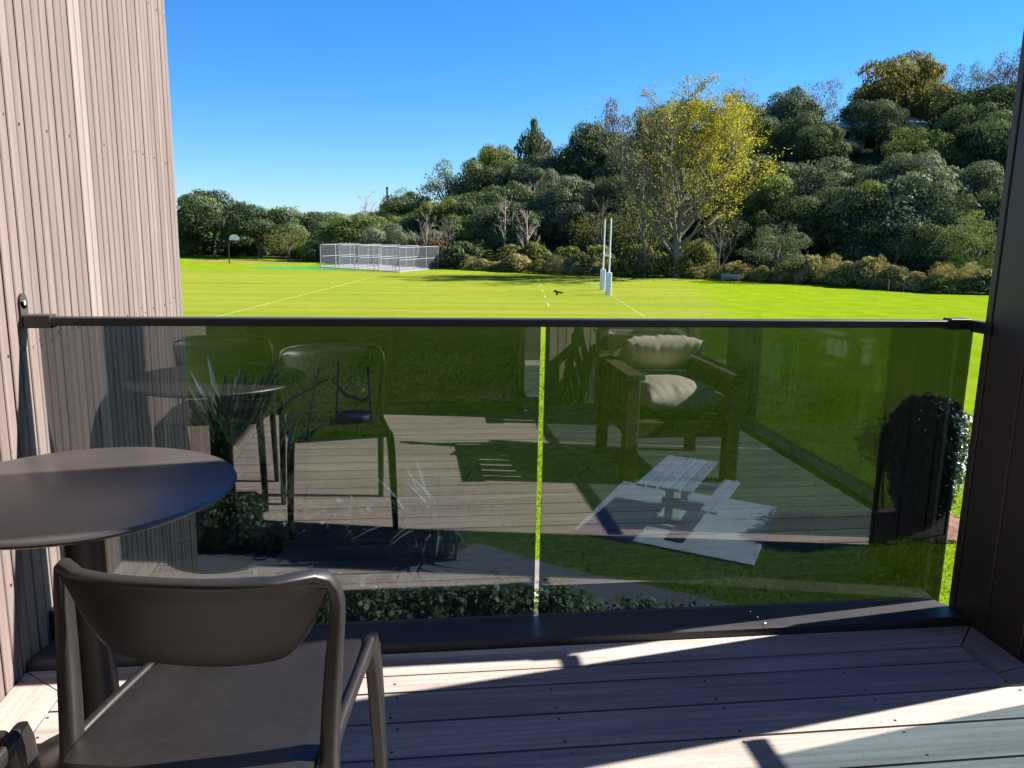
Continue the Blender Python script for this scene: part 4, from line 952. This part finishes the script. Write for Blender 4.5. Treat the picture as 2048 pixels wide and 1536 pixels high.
for i in range(140): link('blade', tl, M['f_flax'], gt, (rg.gauss(0, .22), rg.gauss(0, .12), 0), rg.uniform(0, 6.28), [rg.uniform(0.6, 1.2)] * 3)

# right shrub in a mulch ring
mr = MB(); mr.lathe([(0.9, -0.03), (0.9, 0.02), (0.75, 0.06), (0.1, 0.09)], (9.0, 12.4, 0), 40); struct(mr.build('mulch_ring', M['mulch'], None, True))
rg2 = np.random.default_rng(12); mc = MB()
for k_ in range(500):
    an = rg2.uniform(0, 6.28); q = 0.9 * math.sqrt(rg2.random()); mc.box((9.0 + q * math.cos(an), 12.4 + q * math.sin(an), 0.075 - 0.05 * q + rg2.uniform(0, .02)), (rg2.uniform(.03, .09), rg2.uniform(.015, .03), 0.012), rg2.uniform(0, 3.1))
stuff(mc.build('bark_chips', M['mulch'])); bpy.data.objects['bark_chips']['label'] = 'bark chips scattered in the mulch ring'
n_ = 9000; u_ = rg2.random(n_); z = 0.12 + u_ * 2.05; rad = np.interp(z, [0.1, 0.5, 1.2, 1.85, 2.2], [0.34, 0.50, 0.64, 0.60, 0.30]); an = rg2.uniform(0, 6.283, n_); lump = 1 + 0.16 * np.sin(an * 5 + z * 3) * np.sin(z * 6 + an) + 0.07 * np.sin(an * 11 + z * 13); q = rad * lump * rg2.uniform(0.5, 1.06, n_) ** 0.5
C = np.stack([q * np.cos(an), q * np.sin(an), z + rg2.normal(0, .05, n_)], 1); N = np.stack([np.cos(an), np.sin(an), np.full(n_, .4)], 1) + rg2.normal(size=(n_, 3)) * .6
rs = thing('upright_shrub', 'dark glossy upright shrub in a mulch ring at right', 'shrub', (8.97, 12.5, 0.05))
link('crown', quads('upright_shrub_leaves', C, N, rg2.uniform(0.05, 0.10, n_), rg2.beta(1.2, 3, n_), rg2, 1.4), foliage('dark_glossy_leaves', (0.024, 0.042, 0.018), (0.10, 0.15, 0.06), 0.25, 0.10), rs)
tk = MB()
for k_ in range(5): tk.tube([(0.05 * math.cos(k_ * 1.3), 0.05 * math.sin(k_ * 1.3), -0.05), (0.22 * math.cos(k_ * 1.3), 0.22 * math.sin(k_ * 1.3), 0.9), (0.3 * math.cos(k_ * 1.3), 0.3 * math.sin(k_ * 1.3), 1.8)], [0.03, 0.02, 0.008], 6)
tk.build('trunk', M['bark'], rs, True)
n_ = 1100; C = rg2.normal(size=(n_, 3)) * [0.22, 0.16, 0.17]; 
sk = thing('side_bush', 'small dark bush clump left of the upright shrub', 'shrub', (8.60, 13.15, 0))
link('crown', quads('side_bush_leaves', C + [0, 0, 1.30], rg2.normal(size=(n_, 3)) + [0, 0, .4], rg2.uniform(0.05, 0.10, n_), rg2.beta(1.2, 3, n_), rg2, 1.4), M['f_dark'], sk)
MB().tube([(0.1, 0, -0.05), (0.03, 0, 0.7), (0, 0, 1.3)], [0.025, 0.02, 0.01], 6).build('trunk', M['bark'], sk, True)
tag(MB().box((8.42, 12.95, 0.62), (0.075, 0.075, 1.30), R(20), 0.006).build('black_post', M['alu']), 'slim black post beside the small bush', 'post')
tag(MB().box((8.95, 11.75, 0.5), (0.035, 0.035, 1.05), R(20), 0.004).build('thin_stake', M['alu']), 'thin dark stake in front of the upright shrub', 'stake')
# dark weatherboard wall beyond the timber wall end
dw = thing('dark_board_wall', 'dark horizontal weatherboard wall beyond the timber wall end', 'wall', (-3.25, 12.9, 0), R(53))
MB().box((-1.5, 0.08, 0.75), (3.0, 0.12, 1.5)).build('backing', M['gap'], dw)
wbm = MB().box((-1.5, 0, 0), (3.0, 0.03, 0.165), ch=0.006).mesh('weatherboard')
for i in range(8): o = link('board', wbm, M['darkclad'], dw, (0, 0, 0.10 + i * 0.18)); o.rotation_euler = (R(6), 0, 0)

# grass blades over the near lawn
rg2 = np.random.default_rng(99); n_ = 330000
X = rg2.uniform(-9, 17, n_); Y = 8 + 32 * rg2.random(n_) ** 1.7
def inside(px, py, poly):
    r_ = np.zeros(len(px), bool); j = len(poly) - 1
    for i in range(len(poly)):
        xi, yi = poly[i]; xj, yj = poly[j]
        c = ((yi > py) != (yj > py)) & (px < (xj - xi) * (py - yi) / (yj - yi + 1e-12) + xi); r_ ^= c; j = i
    return r_
shr = [(4.33, 15.1), (6.70, 13.4), (5.2, 10.95), (2.8, 12.6)]
bad = inside(X, Y, shr) | inside(X, Y, [(-9, 17.5), (-2.6, 16.6), (-1.2, 14.4), (0.2, 13.2), (1.1, 12.18), (2.4, 11.05), (4.0, 10.05), (5.2, 9.05), (6.4, 7.4), (-9, 7)]) | (np.hypot(X - 9.1, Y - 12.45) < 0.88) | (np.hypot(X + 1.42, Y - 20.85) < 0.45)
bad |= rg2.random(n_) < np.clip((Y - 20) / 20, 0, 1) + np.clip((X - 12) / 5, 0, 1) + np.clip((-4 - X) / 5, 0, 1)
X, Y = X[~bad], Y[~bad]; n_ = len(X); far = np.clip((Y - 9) / 18, 0, 1)
hgt = rg2.uniform(0.03, 0.075, n_) * (1 + 0.3 * np.sin(X * 3.1) * np.sin(Y * 2.3)); wd = 0.006 + 0.012 * far
an = rg2.uniform(0, 6.283, n_); dx_, dy_ = np.cos(an), np.sin(an); le = rg2.normal(0, .028, (n_, 2))
V3 = np.stack([np.stack([X - dx_ * wd, Y - dy_ * wd, np.zeros(n_)], 1), np.stack([X + dx_ * wd, Y + dy_ * wd, np.zeros(n_)], 1), np.stack([X + le[:, 0], Y + le[:, 1], hgt], 1)], 1).reshape(-1, 3)
me = bpy.data.meshes.new('grass'); me.vertices.add(n_ * 3); me.vertices.foreach_set('co', V3.ravel().astype(np.float32)); me.loops.add(n_ * 3); me.loops.foreach_set('vertex_index', np.arange(n_ * 3, dtype=np.int32))
me.polygons.add(n_); me.polygons.foreach_set('loop_start', np.arange(0, n_ * 3, 3, dtype=np.int32)); me.update()
at = me.attributes.new('tone', 'FLOAT', 'FACE'); at.data.foreach_set('value', rg2.random(n_).astype(np.float32)); me.validate()
go = stuff(link('grass', me, M['f_grass'])); go['label'] = 'short green lawn grass in front of the building'; go['category'] = 'grass'
